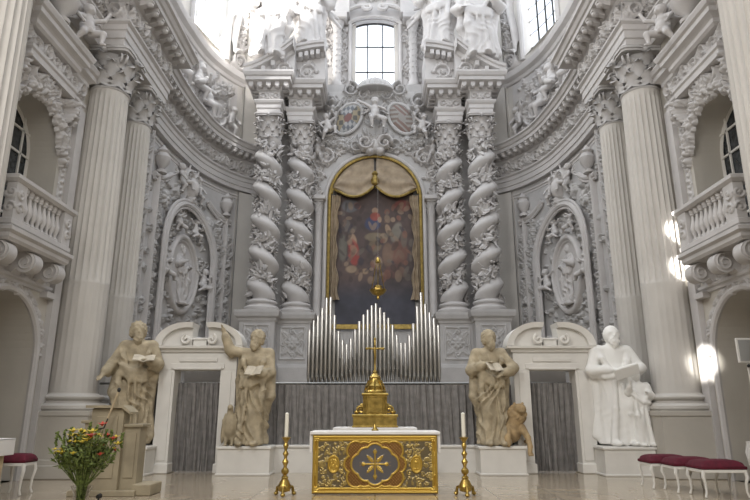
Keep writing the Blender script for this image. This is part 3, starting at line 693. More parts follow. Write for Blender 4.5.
    s.chain(X3([(.10, -.09, .58), (.10, -.125, .40), (.085, -.105, .2), (.105, -.085, .04)]), [.024, .034, .02, .026], .02)
    s.chain(X3([(-.03, -.11, .52), (-.045, -.115, .3), (-.075, -.12, .03)]), [.016, .02, .028], .015); s.chain(X3([(.02, -.12, .50), (.02, -.105, .25), (.005, -.12, .02)]), [.012, .016, .022], .012)
    s.chain(X3([(-.12, .03, .8), (-.135, .05, .55), (-.125, .05, .3), (-.15, .03, .08)]), [.04, .038, .03, .04], .03)
    s.chain(X3([(.12, .03, .8), (.145, .02, .62), (.155, -.01, .42), (.13, .02, .26)]), [.035, .04, .045, .012], .02)
    fa = .021 * (1 if swags > 4 else (.45 if swags == 4 else .12)); p1, p2 = rg.uniform(0, 6), rg.uniform(0, 6)
    def disp(X, Y, Z):
        x = X * K; up = np.clip((Z - .46) / .1, 0, 1); th = np.arctan2(x, -Y + .02)
        f1_ = 6.2 * th + 5 * np.sin(5.5 * Z + p1) + 1.6 * np.sin(17 * Z + 2.5 * th + p2); f2_ = 62 * (Z - .55 * x) + 3 * np.sin(14 * x + p1) + 1.5 * np.sin(31 * Z + p2)
        r1 = np.abs(np.sin(f1_)) ** .8 - .55; r2 = np.abs(np.sin(f2_ * .5)) ** .8 - .55
        m_ = np.clip((.80 - Z) / .05, 0, 1) * np.clip((Z - .02) / .05, 0, 1) * np.clip((.165 - np.abs(X - lean)) / .03, 0, 1) * np.clip((.125 + Y * .6 + .12) / .03, 0, 1)
        hand = np.clip((-Y - .128) / .01, 0, 1) * np.clip((Z - .5) / .02, 0, 1)
        return fa * (r1 * (1 - up) + r2 * up * .7) * m_ * (1 - hand)
    s.disp = disp
    if wings:
        for e in (-1, 1):
            for k in range(5): s.cap((e * .08, .08, .74), (e * (.18 + .035 * k), .13, .98 - .13 * k), .03, .018, .03)
    return s

PUT = {}
def putto_mesh(k):
    if k in PUT: return PUT[k]
    s = Sdf(); s.ell((0, -.02, .98), (.135, .14, .15), .03); s.ell((0, .02, 1.04), (.15, .15, .12), .03, noise=.02, nf=36)
    s.ell((0, -.155, .95), (.03, .04, .03), .02); s.ell((-.06, -.11, .93), (.05, .05, .045), .03); s.ell((.06, -.11, .93), (.05, .05, .045), .03)
    for e in (-1, 1): s.ell((e * .05, -.15, 1.0), (.022, .03, .018), .008, sub=True)
    s.cap((0, 0, .86), (0, .01, .8), .07); s.ell((0, 0, .70), (.17, .13, .15), .05); s.ell((0, -.03, .50), (.17, .16, .17), .05)
    A = [((.15, 0, .76), (.36, -.12, .86), (.46, -.16, 1.1), (-.15, 0, .76), (-.36, -.14, .62), (-.30, -.3, .42)),
         ((.15, 0, .76), (.34, -.16, .60), (.12, -.32, .62), (-.15, 0, .76), (-.38, -.06, .88), (-.6, -.08, .98)),
         ((.15, 0, .76), (.38, -.1, .7), (.6, -.1, .78), (-.15, 0, .76), (-.3, -.2, .7), (-.1, -.32, .8))][k % 3]
    L = [((.09, -.02, .38), (.24, -.32, .34), (.20, -.34, .04), (-.09, -.02, .38), (-.24, -.24, .18), (-.34, -.1, -.08)),
         ((.09, -.02, .38), (.34, -.16, .24), (.30, -.06, -.05), (-.09, -.02, .38), (-.12, -.3, .22), (-.10, -.2, -.1)),
         ((.09, -.02, .38), (.14, -.3, .2), (.34, -.2, .0), (-.09, -.02, .38), (-.32, -.22, .38), (-.42, -.1, .12))][k % 3]
    for q in (0, 3):
        s.cap(A[q], A[q + 1], .068, .055, .03); s.cap(A[q + 1], A[q + 2], .056, .036, .02); s.ell(A[q + 2], (.05, .045, .05), .02)
        s.cap(L[q], L[q + 1], .115, .085, .04); s.cap(L[q + 1], L[q + 2], .082, .045, .025); v = np.array(L[q + 2]); s.cap(v, v + np.array((.03 if q == 0 else -.03, -.1, -.03)), .045, .035, .02)
    for e in (-1, 1):
        for n_ in range(4): s.cap((e * .1, .13, .74), (e * (.34 + .05 * n_), .16, 1.02 - .15 * n_), .04, .03, .02)
    for q in range(4): s.chain([(-.2, -.02, .42 + .03 * q), (0, -.17 - .01 * q, .33 + .02 * q), (.22, -.05, .42 - .03 * q)], .03, .012)
    PUT[k] = nets(s, s.lo - .03, s.hi + .03, .027); return PUT[k]
def putto3d(name, m, parent, pos, rot, S_, k, tilt=0, flip=1):
    V, F = putto_mesh(k); V = V * S_ * np.array((flip, 1, 1)); F = F if flip > 0 else F[:, ::-1]
    c, n = math.cos(tilt), math.sin(tilt); V = np.c_[V[:, 0] * c - V[:, 2] * n, V[:, 1], V[:, 0] * n + V[:, 2] * c]
    c, n = math.cos(rot), math.sin(rot); V = np.c_[V[:, 0] * c - V[:, 1] * n, V[:, 0] * n + V[:, 1] * c, V[:, 2]] + np.array(pos)
    return link(name, V, F, m, parent)
def wallrot(path, u):
    a = path.pos(u, 0); b_ = path.pos(u, 1); return math.atan2(float(b_[0] - a[0]), -float(b_[1] - a[1]))

for v_, MIR in put_sites:
    putto3d('body', 'stucco', v_, (-7.5, 13.6, 10.62), PI / 2 - .5, 1.05, 0)
# ================================================================== CARVED APSE PANELS
for MIR in (1, -1):
    S = side_name[MIR]; rng = random.Random(21 if MIR == 1 else 22)
    u0 = APW.uy(19.0); uc = APW.uy(23.3) - u0; z0 = 3.0; W = APW.uy(26.25) - u0
    t = thing('carved_wall_panel', f'tall carved stucco panel with an arch and an oval portrait on the {S} apse wall', 'wall relief', (-7.9, 22.8, z0))
    AR = 2.02; vs = 4.55
    R = Rel(W, 8.3, .025)
    def inside(u, v): return abs(u - uc) < AR - .15 and (v < vs or (u - uc) ** 2 + (v - vs) ** 2 < (AR - .15) ** 2)
    def outarch(u, v): return abs(u - uc) < AR + .7 and not (abs(u - uc) < AR + .2 and (v < vs or (u - uc) ** 2 + (v - vs) ** 2 < (AR + .2) ** 2)) and vs < v < 7.0
    med = lambda u, v: ((u - uc) / 1.2) ** 2 + ((v - 3.75) / 1.62) ** 2 < 1
    R.dense(760, lambda u, v: inside(u, v) and not med(u, v), .23, .24, rng)
    R.dense(330, lambda u, v: outarch(u, v), .23, .24, rng)
    for e in (-1, 1):
        R.rosette(uc + e * 1.75, vs + 1.75, .36, 8, .22); R.scroll(uc + e * .75, 6.95, .36, PI / 2, 1.5, e, .08, .26)
        R.candel(uc + e * (AR + .42), 0, 6.6, .36, .24, rng)
        R.fruit(uc + e * .75, 1.0, .36, 12, .24, rng); R.scroll(uc + e * .4, .45, .3, 0, 1.4, e, .07, .2)
    R.candel(.3, 0, 8.2, .58, .3, rng); R.candel(W - .28, 0, 6.3, .54, .3, rng)
    R.dense(260, lambda u, v: .75 < u < uc - AR - .85 and v < 8, .24, .2, rng)
    R.emit('carved_ground', 'grey', t, pmap(APW, u0, z0, .03))
    mp = f1(pmap(APW, u0, z0))
    mb = MB()
    for r_, d_ in ((AR, .12), (AR + .17, .06), (AR - .16, .055)):
        P = [(uc - r_, v) for v in np.linspace(0, vs, 10)] + [(uc - r_ * math.cos(a), vs + r_ * math.sin(a)) for a in np.linspace(.05, PI - .05, 30)] + [(uc + r_, v) for v in np.linspace(vs, 0, 10)]
        mb.tube([mp(u, v, .32) for u, v in P], d_, 8)
    mb.out('arch_moulding', 'stucco', t, True)
    for u in (.66, uc - AR - .74, uc + AR + .8):
        if u > W - .1: continue
        mb = MB(); mb.sheet([[mp(u + a, v, h) for a, h in ((-.08, 0), (-.07, .18), (-.03, .24), (.03, .24), (.07, .18), (.08, 0))] for v in np.linspace(0, 6.9 if u > 1 else 8.2, 6)]); mb.out('pilaster_strip', 'stucco', t, True)
    # medallion
    M2 = Rel(2.6, 3.4, .022); M2.ring(1.3, 1.7, 1.12, 1.5, .1, .22); M2.ring(1.3, 1.7, .96, 1.34, .035, .13)
    k = ((M2.U - 1.3) / 1.05) ** 2 + ((M2.V - 1.7) / 1.43) ** 2 < 1; M2.H = np.where(k, np.maximum(M2.H, .06), M2.H)
    md = M2.emit('medallion', 'stucco', t, pmap(APW, u0 + uc - 1.3, z0 + 2.05, .05), cut=True)
    pu = u0 + uc; pc = mp(uc, 0, .02); fg = figure(41 + MIR, ((.18, -.06, .64), (.08, -.16, .62)), ((-.18, -.06, .64), (-.06, -.16, .70)), beard=MIR == 1, hood=MIR == -1, turn=.2, folds=8, amp=.02, swags=5)
    fg.mesh('portrait_figure', 'stucco', md, .012, 2.5, wallrot(APW, pu), (pc[0], pc[1], z0 + 2.5), sx=1)
    # cherubs as pieces of their own
    for (x, y, s_, f) in ((-.6, 5.4, .85, 1), (.6, 5.4, .85, -1), (-1.42, 3.3, .95, 1), (1.42, 3.3, .95, -1), (-1.25, .35, 1.0, 1), (1.25, .35, 1.0, -1), (-.55, 7.2, .9, 1), (.55, 7.2, .9, -1)):
        pc = mp(uc + x, 0, .18); putto3d('cherub', 'stucco', t, (pc[0], pc[1], z0 + y - .1), wallrot(APW, u0 + uc + x), s_ * 1.05, int(abs(x * 10) + y) % 3, .25 * f, f)
    Q = Rel(1.6, 1.8, .025); Q.scroll(.45, 1.2, .34, 0, 1.3, 1, .1, .34); Q.scroll(1.15, 1.2, .34, PI, 1.3, -1, .1, .34); Q.blob(.8, .9, .34, .5, 0, .5); Q.fruit(.8, .35, .3, 14, .5, rng)
    for k in range(7): Q.leaf(.8, 1.2, PI / 2 + (k - 3) * .4, .55, .11, .4)
    Q.emit('cartouche', 'stucco', t, pmap(APW, u0 + uc - .8, z0 + 6.45, .1), cut=True, thr=.03)
    mb = MB()
    for e in (-1, 1):     # raking top mouldings and little vases
        P = [mp(uc + e * (AR + 1.05 - q * 1.5), 6.75 + .55 * q * q + .05, .12) for q in np.linspace(0, 1, 8)]; mb.tube(P, .11, 8); mb.tube([(p[0], p[1], p[2] - .16) for p in P], .06, 6)
    mb.out('raking_moulding', 'stucco', t, True)
    for e in (-1, 1):
        if uc + e * (AR + .75) > W: continue
        c = mp(uc + e * (AR + .68), 6.95, .22); MB().lathe([(.2, 0), (.2, .1), (.09, .16), (.26, .4), (.3, .6), (.2, .78), (.26, .86), (.1, 1.0), (.05, 1.1)], c, 14).out('vase', 'stucco', t, True)

    # drum relief between cornice and ledge
    a, b_ = APW.uy(19.4), APW.uy(26.1); W = b_ - a
    t = thing('drum_relief', f'relief of children and swirling foliage between cornice and ledge on the {S} drum wall', 'wall relief', (-7.6, 23, 13.6))
    R = Rel(W, 3.1, .03); R.dense(420, lambda u, v: .25 < v < 2.85 and .3 < u < W - .3, .27, .22, rng)
    for k in range(4): R.scroll(W * (.2 + k * .2), 1.5 + .5 * (-1) ** k, .55, 0, 1.5, (-1) ** k, .1, .26)
    R.emit('carved_ground', 'stucco', t, pmap(APW, a, 13.62, .03))
    for x, y, s_, f in ((.28, .7, 1.5, 1), (.5, 1.1, 1.5, -1), (.72, .75, 1.5, 1), (.9, .6, 1.2, -1)):
        pc = f1(pmap(APW, 0, 0))(a + W * x, 0, .2); putto3d('cherub', 'stucco', t, (pc[0], pc[1], 13.62 + y - .1), wallrot(APW, a + W * x), s_ * 1.0, int(x * 10) % 3, .35 * f, f)
    # scroll buttress with hanging fruit next to the drum pilaster
    t = thing('scroll_bracket', f'tall scroll bracket with a fruit drop on the {S} side of the drum windows', 'stucco ornament', (-6, 26.4, 17.3))
    u1 = APW.uy(25.55); R = Rel(1.1, 5.5, .03); R.scroll(.5, .55, .48, PI / 2, 1.8, 1, .11, .4, False); R.tube([(.1, .9), (.25, 2.2), (.45, 3.3), (.4, 5.2)], .17, .3); R.candel(.7, 1.3, 5.4, .5, .3, rng)
    R.emit('carving', 'stucco', t, pmap(APW, u1, 17.38, .02), cut=True, thr=.02)

# ================================================================== RETABLE (HIGH ALTAR)
MIR = 1
Yb = 26.75
mb = MB()
mpb = lambda u, v, h: (u, Yb - h, v)
arch_wall(mb, mpb, -5.7, 5.7, 0, 17.2, [dict(uc=0, hw=2.2, vb=4.9, vs=11.15, d=.35, back=True)], step=1.2)
mb.add([(-5.7, Yb, 0), (-5.7, Yb + 1, 0), (-5.7, Yb + 1, 17.2), (-5.7, Yb, 17.2), (5.7, Yb, 0), (5.7, Yb + 1, 0), (5.7, Yb + 1, 17.2), (5.7, Yb, 17.2)], [(0, 1, 2, 3), (4, 7, 6, 5), (3, 2, 6, 7)])
mb.st('wall_retable', 'grey')
mb = MB(); arch_wall(mb, lambda u, v, h: (u, 27.55 - h, v), -4.4, 4.4, 17.0, 25.0, [dict(uc=0, hw=1.2, vb=17.4, vs=21.1, d=.5, k=.35)], step=.8); mb.st('wall_upper_centre', 'stucco')
# centre window
mb = MB()
for x in (-.4, .4): mb.box(x - .03, x + .03, 27.9, 27.95, 17.4, 21.5)
for z in (18.6, 20.1): mb.box(-1.2, 1.2, 27.9, 27.95, z - .03, z + .03)
mb.tube([(1.17 * math.cos(a), 27.9, 21.1 + .41 * math.sin(a)) for a in np.linspace(0, PI, 17)], .05, 6)
for x in (-1.17, 1.17): mb.box(x - .04, x + .04, 27.88, 27.95, 17.4, 21.1)
win = mb.st('window_5', 'black'); MB().box(-1.19, 1.19, 27.92, 27.93, 17.4, 21.5).out('pane', 'pane', win)
# arch surround + gilded frame + painting
t = thing('altarpiece_arch', 'moulded stucco arch framing the altar painting', 'stucco ornament', (0, Yb, 4.9))
def archpts(r, zb, zs, n=40, x=0): return [(x - r, z) for z in np.linspace(zb, zs, 6)] + [(x - r * math.cos(a), zs + r * math.sin(a)) for a in np.linspace(.03, PI - .03, n)] + [(x + r, z) for z in np.linspace(zs, zb, 6)]
for r_, d_, nm in ((2.32, .1, 'moulding'), (2.5, .06, 'moulding'), (2.62, .09, 'moulding')):
    MB().tube([(p[0], Yb - .05, p[1]) for p in archpts(r_, 11.15 if r_ > 2.4 else 4.9, 11.15)], d_, 8).out(nm, 'stucco', t, True)
frame_t = thing('altar_painting', 'large dark arched altar painting in a thin gilded frame', 'painting', (0, Yb, 4.9))
MB().tube([(p[0], Yb - .1, p[1]) for p in archpts(2.14, 5.1, 11.15)], .075, 8).out('frame', 'oldgold', frame_t, True)
MB().box(-2.2, 2.2, Yb - .12, Yb, 5.0, 5.22, .02).out('frame', 'oldgold', frame_t)
# picture : a generic dark composition
nx, nz = 150, 230; X, Z = np.meshgrid(np.linspace(-1.82, 1.82, nx), np.linspace(5.2, 11.75, nz)); rs = np.random.RandomState(4)
def smooth_noise(sc):
    a = rs.rand(int(6.6 * sc) + 3, int(3.8 * sc) + 3); gx = (X + 1.9) * sc; gz = (Z - 5.1) * sc; i = gz.astype(int); j = gx.astype(int); fx, fz = gx - j, gz - i
    fx = fx * fx * (3 - 2 * fx); fz = fz * fz * (3 - 2 * fz); return a[i, j] * (1 - fx) * (1 - fz) + a[i, j + 1] * fx * (1 - fz) + a[i + 1, j] * (1 - fx) * fz + a[i + 1, j + 1] * fx * fz
N = .5 * smooth_noise(1.2) + .3 * smooth_noise(3) + .2 * smooth_noise(7)
col = np.stack([.035 + .10 * N, .028 + .065 * N, .028 + .055 * N], -1)
lowz = np.clip((7.4 - Z) / 1.0, 0, 1)[..., None]; col = col * (1 - lowz) + np.stack([.035 + .05 * N, .035 + .05 * N, .045 + .065 * N], -1) * lowz
def dab(x, z, rx, rz, c, a=0, k=.9):
    global col
    ca, sa = math.cos(a), math.sin(a); dx, dz = X - x, Z - z; q = ((dx * ca + dz * sa) / rx) ** 2 + ((-dx * sa + dz * ca) / rz) ** 2 + (N - .5) * .8
    w_ = (np.clip((1.15 - q) * 2, 0, 1) * k)[..., None]; col = col * (1 - w_) + np.array(c) * (.6 + .8 * N[..., None]) * w_
for a_ in [(-.1, 10.0, .38, .35, (.05, .06, .12)), (.0, 10.65, .15, .15, (.33, .22, .15)), (.02, 10.35, .24, .22, (.28, .07, .05)), (.22, 10.2, .1, .16, (.32, .22, .15)), (0, 9.35, .5, .22, (.20, .16, .11)), (0, 8.9, .34, .3, (.16, .12, .08)),
           (-1.05, 9.2, .2, .36, (.36, .25, .17), .3), (-1.05, 9.65, .12, .12, (.30, .20, .14)), (-1.0, 8.6, .28, .65, (.30, .06, .05), .1), (-1.1, 7.8, .3, .2, (.26, .19, .13)), (-1.5, 8.8, .22, .7, (.13, .12, .10)), (-1.35, 9.9, .2, .3, (.14, .12, .11)),
           (1.0, 9.6, .24, .55, (.20, .18, .15), -.3), (.85, 10.2, .12, .13, (.30, .21, .15)), (.62, 9.7, .13, .3, (.32, .23, .16), .3), (1.1, 8.6, .45, .6, (.16, .08, .06)), (.6, 8.5, .3, .6, (.17, .11, .08)), (1.35, 9.3, .16, .5, (.14, .11, .09)),
           (.15, 8.1, .22, .35, (.28, .20, .14)), (.9, 7.7, .5, .3, (.13, .07, .06)), (-.45, 7.7, .2, .16, (.24, .17, .11)), (-.2, 7.3, .16, .2, (.20, .14, .10)), (1.3, 10.9, .4, .3, (.22, .07, .06)), (-1.2, 10.9, .45, .35, (.13, .13, .14)), (.4, 9.3, .2, .25, (.27, .20, .14))]: dab(*a_)
rd = random.Random(77)
for _ in range(110):
    x, z = rd.uniform(-1.7, 1.7), rd.uniform(7.3, 11.0)
    if abs(x) < .5 and z > 10: continue
    c_ = rd.choice([(.28, .20, .14), (.17, .11, .08), (.05, .035, .035), (.06, .045, .04), (.22, .10, .07), (.14, .12, .10), (.04, .035, .05)]); dab(x, z, rd.uniform(.06, .16), rd.uniform(.08, .28), c_, rd.uniform(-.9, .9), .6)
V = np.stack([X, 0 * X + Yb + .2, Z], -1).reshape(-1, 3); I = np.arange(nx * nz).reshape(nz, nx); F = np.stack([I[:-1, :-1], I[:-1, 1:], I[1:, 1:], I[1:, :-1]], -1).reshape(-1, 4)
link('canvas', V, F, 'paint', frame_t, col=col.reshape(-1, 3))
# drapery carved round the picture
def swag(x0, z0_, x1, z1_, drop, thick, n=26, m=12):
    P = []
    for i in range(n):
        t_ = i / (n - 1); row = []
        for j in range(m):
            q = j / (m - 1); x = x0 + (x1 - x0) * t_; zt = z0_ + (z1_ - z0_) * t_; env = math.sin(PI * t_) ** .7
            row.append((x, Yb - .02 - .10 * math.sin(q * 5.5 * PI + t_ * 3) * env - thick * env * (.4 + q) * .5, zt - drop * q * env - .03))
        P.append(row)
    return P
dr = thing('carved_drapery', 'beige gathered drapery with a gilded hem round the top of the altar painting', 'drapery', (0, Yb, 9.6))
# top drape : clipped to the arch
for sgn in (-1, 1):
    P = []
    for i in range(36):
        t_ = i / 35; x = sgn * (.06 + 1.98 * t_); zt = 11.15 + math.sqrt(max(2.06 ** 2 - x * x, .0)); zb = 12.15 - 1.0 * math.sin(PI * min(t_ * .78 + .12, 1)) ** .8 + .1 * t_ - .5 * max(0, t_ - .8) * 5 * .3; zb = min(zb, zt - .05); row = []
        for j in range(26): q = j / 25; row.append((x, Yb - .02 - .12 * (1 - q) * q * 2 - .07 * math.sin((q ** .8 * 6 + t_ * 1.2 + 2.2 * (t_ - .5) ** 2) * PI) * (q * .9 + .1) - .12 * q, zt + (zb - zt) * q))
        P.append(row)
    if sgn < 0: P = P[::-1]
    o = MB().sheet(P).out('swag', 'drape', dr, True); 
    MB().tube([(r_[-1][0], r_[-1][1] - .03, r_[-1][2]) for r_ in P], .06, 6).out('hem', 'oldgold', dr, True)
    P = []
    for i in range(14):
        q = i / 13; row = []
        for j in range(44): z = 11.35 - 5.0 * j / 43; x = sgn * (2.06 - (.42 - .12 * math.sin(j / 43 * PI) + .05 * math.sin(j * .6)) * q); row.append((x, Yb + .02 - .07 * math.sin(q * 4 * PI + j * .12), z))
        P.append(row)
    MB().sheet(P).out('side_fall', 'drape', dr, True)
MB().lathe([(.02, 0), (.16, .1), (.2, .3), (.1, .5), (.16, .6), (.05, .75)], (0, Yb - .2, 11.75), 14).out('tassel', 'oldgold', dr, True)

for MIR in (1, -1):
    S = side_name[MIR]
    # slim column beside the picture
    t = thing('slim_column', f'slim plain column at the {S} edge of the altar painting', 'column', (-2.62, 26.4, 5.2))
    MB().box(-2.95, -2.38, 26.2, 26.76, 4.6, 5.3, .02).out('base', 'grey', t)
    MB().lathe([(.24, 0), (.24, .12), (.19, .2), (.18, .3), (.18, 2.5), (.165, 4.9), (.19, 4.95), (.17, 5.0)], (-2.62, 26.45, 5.3), 24).out('shaft', 'stucco', t, True)
    mb = MB(); capital(mb, -2.62, 26.45, .17, 10.3, 10.95); mb.box(-2.98, -2.3, 26.1, 26.76, 10.95, 11.15, .03); mb.out('capital', 'stucco', t, True)
    R = Rel(.8, 3.4, .03); rng = random.Random(8); R.putto(.42, 1.7, 1.3, 1, rng, True, .35); R.candel(.4, 0, 1.6, .5, .2, rng)
    sp = thing('angel_relief', f'small winged stucco angel by the {S} shoulder of the picture arch', 'relief', (-2.9, Yb, 11.2)); R.emit('body', 'stucco', sp, xmap(-3.2, Yb - .02, 11.2), cut=True, thr=.02)
    R = Rel(.6, 5.2, .03); R.candel(.3, 0, 5.2, .5, .14, rng); sp = thing('carved_strip', f'upright carved strip between the {S} twisted columns and the picture', 'relief', (-2.7, Yb, 12)); 
    R.emit('carving', 'stucco', sp, xmap(-5.55, Yb - .01, 6.2), cut=True)
    # pedestals + twisted columns + entablature blocks
    for cx, cy, who in ((-4.78, 25.0, 'outer'), (-3.42, 25.75, 'inner')):
        hw = .72; yf = cy - .8
        t = thing('column_pedestal', f'grey rosette-panelled pedestal under the {who} twisted column on the {S}', 'pedestal', (cx, cy, 0), None)
        mb = MB(); mb.box(cx - hw, cx + hw, yf, Yb, 0, 5.3); mb.out('body', 'grey', t)
        mb = MB(); sweep(mb, [(cx - hw, Yb), (cx - hw, yf), (cx + hw, yf), (cx + hw, Yb)], [(0, 5.0), (.04, 5.02), (.06, 5.12), (.16, 5.2), (.2, 5.36), (.2, 5.45), (-.3, 5.46)]); lm = MB(); sweep(lm, [(cx - hw, Yb), (cx - hw, yf), (cx + hw, yf), (cx + hw, Yb)], [(0, 3.35), (.06, 3.33), (.1, 3.2), (.1, 2.6), (0, 2.5)])
        mb.box(cx - hw, cx + hw, yf, Yb, 5.3, 5.5); mb.out('cornice', 'grey', t); lm.out('dado_moulding', 'grey', t)
        R = Rel(1.1, 1.4, .022); R.tube([(.05, .05), (1.05, .05), (1.05, 1.35), (.05, 1.35), (.05, .05)], .045, .05); R.rosette(.55, .7, .26, 8, .09)
        for q in range(4): a = PI / 4 + q * PI / 2; R.leaf(.55 + .2 * math.cos(a), .7 + .26 * math.sin(a), a, .45, .13, .07); a += PI / 4; R.scroll(.55 + .36 * math.cos(a), .7 + .48 * math.sin(a), .12, a, 1.1, 1, .03, .06, False)
        R.tube([(.55, .15), (.95, .7), (.55, 1.25), (.15, .7), (.55, .15)], .03, .04)
        R.emit('rosette_panel', 'grey', t, xmap(cx - .55, yf - .005, 3.5), cut=True)
        # twisted column
        z0, zc, z1 = 5.5, 13.3, 14.45; Rr = .5
        tc = thing('twisted_column', f'white barley-sugar column wound with garlands, {who} one on the {S} of the painting', 'column', (cx, cy, z0))
        MB().lathe(att_base(.5, .5), (cx, cy, z0), 36).out('base', 'stucco', tc, True)
        turns = 5.0; H = zc - z0 - .5; zb = z0 + .5; nz_, na = 150, 28; V = []
        def centre(z):
            t_ = (z - zb) / H; e = min(1, t_ * 12, (1 - t_) * 12); a = -2 * PI * turns * t_; return cx + .10 * e * math.cos(a), cy + .10 * e * math.sin(a), a
        for i in range(nz_):
            z = zb + H * i / (nz_ - 1); x, y, a = centre(z); t_ = i / (nz_ - 1); r = Rr * (1.0 - .1 * t_)
            for k in range(na): b_ = 2 * PI * k / na; d = .10 * math.cos(b_ - a) - .02; V.append((x + (r + d) * math.cos(b_), y + (r + d) * math.sin(b_), z))
        F = [(i * na + k, i * na + (k + 1) % na, (i + 1) * na + (k + 1) % na, (i + 1) * na + k) for i in range(nz_ - 1) for k in range(na)]
        link('shaft', V, F, 'stucco', tc)
        rng = random.Random(int(cx * 100) + MIR); mb = MB()
        for i in range(620):
            z = zb + H * (.01 + .98 * i / 620); x, y, a = centre(z); b_ = a + PI + rng.gauss(0, .6); zz = z + rng.gauss(0, .10); r = Rr * .93; p = Vector((x + r * math.cos(b_), y + r * math.sin(b_), zz)); n_ = Vector((math.cos(b_), math.sin(b_), rng.uniform(-.2, .4))).normalized()
            if rng.random() < .35: mb.ball(p + n_ * .04, rng.uniform(.05, .1), n=6, m=4)
            else:
                ta = (Vector((-n_.y, n_.x, 0)) * rng.uniform(-1, 1) + Vector((0, 0, rng.uniform(-1, 1)))).normalized(); bn = n_.cross(ta); L_ = rng.uniform(.2, .38); wd = L_ * .33; P = []
                for q in (0, .35, .7, 1):
                    c_ = p + ta * L_ * (q - .3) + n_ * (.05 + .16 * q * q + .03); ww = wd * (.3, 1, .8, .1)[int(q * 3)]
                    P.append([c_ - bn * ww - n_ * .03, c_ + n_ * .02, c_ + bn * ww - n_ * .03])
                mb.sheet(P)
        mb.out('garland', 'stucco', tc, True)
        mb = MB(); capital(mb, cx, cy, .47, zc, z1); mb.out('capital', 'stucco', tc, True, 60)
    # entablature blocks with broken pediment
    def block(x0, x1, yf, label, zt=17.2):
        t = thing('entablature_block', label, 'entablature', ((x0 + x1) / 2, yf, 15))
        mb = MB(); mb.box(x0, x1, yf, Yb, 14.45, 16.0)
        pa = [(x0, Yb), (x0, yf), (x1, yf), (x1, Yb)]
        sweep(mb, pa, [(0, 14.45), (.03, 14.45), (.03, 14.62), (.07, 14.66), (.07, 14.82), (.14, 14.9), (.18, 14.98), (.18, 15.02), (0, 15.05)])
        sweep(mb, pa, [(0, 15.5), (.06, 15.54), (.1, 15.7), (.52, 15.82), (.52, 15.98), (.58, 16.02), (.65, 16.16), (.65, 16.24), (-.2, 16.26)]); mb.box(x0 - .1, x1 + .1, yf - .1, Yb, 15.8, 16.26)
        mb.out('mouldings', 'stucco', t)
        R = Rel(x1 - x0 - .1, .46, .022); w_ = R.W / 2; R.rosette(w_, .23, .2, 8, .12); R.scroll(w_ - .3, .23, .14, 0, 1.2, 1, .05, .1, False); R.scroll(w_ + .3, .23, .14, PI, 1.2, -1, .05, .1, False); R.emit('frieze_carving', 'stucco', t, xmap(x0 + .05, yf - .005, 15.06), cut=True)
        n_ = int((x1 - x0 + .7) / .36)
        for k in range(n_ + 1):
            x = x0 - .3 + (x1 - x0 + .6) * k / n_; mb = MB(); mb.box(x - .1, x + .1, yf - .4, yf, 15.58, 15.8, .03); mb.ball((x, yf - .3, 15.6), .1, .12, .09, 7, 5); mb.out('modillion', 'stucco', t)
        for k in range(3): MB().box(x1, x1 + .4, yf + .2 + .35 * k, yf + .38 + .35 * k, 15.6, 15.8, .03).out('modillion', 'stucco', t); MB().box(x0 - .4, x0, yf + .2 + .35 * k, yf + .38 + .35 * k, 15.6, 15.8, .03).out('modillion', 'stucco', t)
        return t
    bo = block(-5.27, -4.3, 24.45, f'projecting cornice block over the outer {S} twisted column, with rising pediment half')
    bi = block(-4.0, -2.92, 25.15, f'set-back cornice block over the inner {S} twisted column, with short curved top')
    # raking curved halves
    def rake(p, x0, x1, zA, zB, yf, bulge, parent):
        mb = MB(); n_ = 14; prof = [(0, -.3), (-.12, -.26), (-.16, -.1), (-.5, -.02), (-.5, .12), (-.58, .16), (-.6, .28), (0, .32)]; P = []
        for i in range(n_ + 1):
            t_ = i / n_; x = x0 + (x1 - x0) * t_; z = zA + (zB - zA) * bulge(t_); P.append([(x, yf + o, z + h) for o, h in prof])
        mb.sheet([[(q[0], q[1], q[2]) for q in r_] for r_ in P])
        top = [(r_[0][0], r_[0][2] + .3) for r_ in P]; poly = top + [(x1, 16.2), (x0, 16.2)]; mb.prism(poly, yf + .02, Yb); mb.prism([(a[0], a[2]) for a in P[-1][1:-1]] and [(x1 - .02, zB - .3), (x1 + .02, zB - .3), (x1 + .02, zB + .3), (x1 - .02, zB + .3)], yf - .58, yf)
        mb.out('pediment_half', 'stucco', parent, False)
        for k in range(1, 5): t_ = k / 5.2; x = x0 + (x1 - x0) * t_; z = zA + (zB - zA) * bulge(t_); MB().box(x - .09, x + .09, yf - .42, yf, z - .36, z - .08, .03).out('modillion', 'stucco', parent)
    rake(None, -5.9, -3.7, 16.3, 17.75, 24.45, lambda t_: t_ ** 1.45 * 1.0, bo)
    rake(None, -3.75, -2.35, 17.75, 18.0, 25.15, lambda t_: math.sin(PI * .5 * t_), bi)
    R = Rel(1.2, 1.1, .025); R.scroll(.6, .5, .38, 0, 1.4, 1, .07, .16); R.leaf(.6, .8, 1.2, .5, .15, .14); R.emit('tympanum_carving', 'stucco', bi, xmap(-3.8, 25.15, 16.4), cut=True)
    R = Rel(1.2, .9, .025); R.scroll(.75, .35, .28, 0, 1.4, 1, .06, .14); R.leaf(.5, .3, 2.8, .5, .12, .12); R.emit('tympanum_carving', 'stucco', bo, xmap(-4.95, 24.45, 16.3), cut=True)

